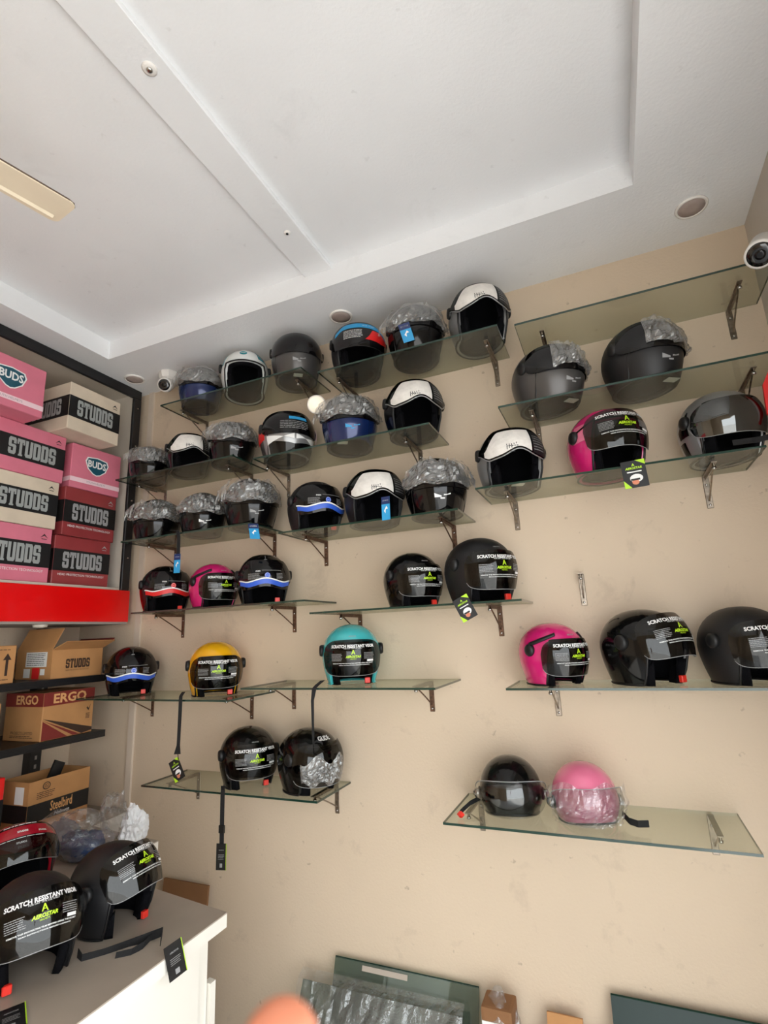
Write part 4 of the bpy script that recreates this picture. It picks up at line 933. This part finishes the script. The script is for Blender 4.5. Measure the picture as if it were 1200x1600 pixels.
t, U, Nn, L = lean('glass_sheet', 'dark green tinted glass leaning at the lower right', 'glass', -.185, .60, .490, 2.10, 2.268, .010, GDARK)
MB().tube([Vector((x, 0, .006)) + U * L + Nn * .005 for x in (-.3925, .3925)], .0055, 6).build('polished_edge', GEDGE, t)
t, U, Nn, L = lean('cardboard_sheet', 'flattened brown cardboard leaning on the wall behind the counter', 'cardboard', -2.235, -1.955, .600, 2.215, 2.272, .012, CARD_DK)
MB().add([Vector((x, 0, .007)) + U * u + Nn * .0125 for x, u in ((-.18, L - .20), (.18, L - .20), (.18, L - .196), (-.18, L - .196))], [(0, 1, 2, 3)]).build('crease', P_BROWN, t)
t, U, Nn, L = lean('cardboard_sheet', 'torn scrap of tan cardboard leaning beside the dark green glass', 'cardboard', -.405, -.285, .405, 2.12, 2.255, .014, CARD_BR)
MB().add([Vector((x, 0, .008)) + U * u + Nn * .0148 for x, u in ((-.045, L - .12), (.05, L - .12), (.058, L - .055), (.02, L - .03), (-.03, L - .028))], [(0, 1, 2, 3, 4)]).build('torn_layer', CARD_DK, t)
t = thing('parcel', 'small plastic-wrapped parcel with a white label at the foot of the wall', 'parcel', (-.560, 2.18, .002))
bevel(MB().box(-.055, .055, -.05, .05, 0, .455).build('body', CARD_DK, t), .01, 2)
MB().box(-.052, .056, -.0525, -.0505, .33, .415).build('label', PAPER, t); rn = random.Random(6)
plane_print('label_print', lines2d(-.03, .03, .35, .40, 3, rn, .3), P_GREY, t, (0, -.0532, 0), (1, 0, 0), (0, 0, 1))
crumple('plastic_wrap', (0, 0, .23), (.085, .075, .26), FILMC, 41, t, .12, squash=-.84)
# red-rimmed sign by the right wall
t = thing('wall_sign', 'red-rimmed white sign sticking out from the right wall', 'sign', (XR, 2.03, 2.47))
def plate(k, y0, y1):
    p = [(-.139 + k, -.055), (-.133 + k, .048 - k * .3), (-.098 + k * .6, .115 - k), (-.001, .115 - k), (-.001, -.09 + k), (-.115 + k, -.09 + k)]; n = len(p)
    return MB().add([(x, y0, z) for x, z in p] + [(x, y1, z) for x, z in p], [tuple(range(n)), tuple(range(2 * n - 1, n - 1, -1))] + [(i, n + i, n + (i + 1) % n, (i + 1) % n) for i in range(n)])
plate(0, -.006, .006).build('rim', P_RED, t); plate(.016, -.008, -.0062).build('white_face', P_WHITE, t)

# ------------------------------------------------------------------ the photographer's hand, a fingertip showing at the bottom edge
def cv(r_, d_, f_): return EYE + right * r_ + down * d_ + fwd * f_
tip = (-.0215, .1100, .110)
verts = []; edges = []; rad = []
def chain(start, pts, rs):
    prev = start
    for p, r in zip(pts, rs):
        verts.append(cv(*p)); rad.append(r); i = len(verts) - 1
        if prev is not None: edges.append((prev, i))
        prev = i
    return prev
chain(None, [(-.030, .225, .085)], [.020])                          # 0 palm centre
chain(0, [(-.026, .196, .098), (-.026, .178, .103), (-.025, .154, .109), (-.0235, .129, .112), (-.0218, .1125, .1105), (-.0214, .1055, .110)], [.014, .0108, .0100, .0094, .0090, .0078])   # index, reaching up
chain(0, [(-.046, .200, .094), (-.050, .178, .104), (-.050, .168, .124), (-.047, .186, .132), (-.045, .198, .122)], [.014, .0105, .0092, .0085, .0070])
chain(0, [(-.062, .208, .088), (-.068, .190, .099), (-.068, .182, .117), (-.064, .198, .124), (-.061, .208, .114)], [.013, .0098, .0088, .0080, .0066])
chain(0, [(-.074, .220, .082), (-.082, .205, .092), (-.082, .200, .106), (-.078, .212, .112), (-.075, .220, .104)], [.011, .0085, .0076, .0070, .0058])
chain(0, [(-.012, .222, .092), (.004, .206, .104), (.010, .190, .114), (.006, .176, .120)], [.015, .0115, .0100, .0078])
chain(0, [(-.040, .262, .068), (-.046, .300, .055), (-.060, .38, .02)], [.026, .022, .026])
me = bpy.data.meshes.new('hand'); me.from_pydata([tuple(v) for v in verts], edges, []); me.materials.append(SKIN)
ho = bpy.data.objects.new('person', me); col.objects.link(ho)
md = ho.modifiers.new('skin', 'SKIN'); md.use_smooth_shade = True
for i, sv in enumerate(me.skin_vertices[0].data): sv.radius = (rad[i], rad[i]); sv.use_root = (i == 0)
sd_ = ho.modifiers.new('subdivision', 'SUBSURF'); sd_.levels = 2; sd_.render_levels = 2
tag(ho, 'blurred fingertip of the hand holding the camera, at the bottom edge', 'person')

for o in bpy.data.objects:
    if o.parent and o.name.split('.')[0] in ('small_print', 'visor_print', 'label_print', 'tag_print', 'sticker_print', 'sub_lettering', 'side_print', 'slots', 'frame_screws', 'stamp_mark'): o['kind'] = 'stuff'
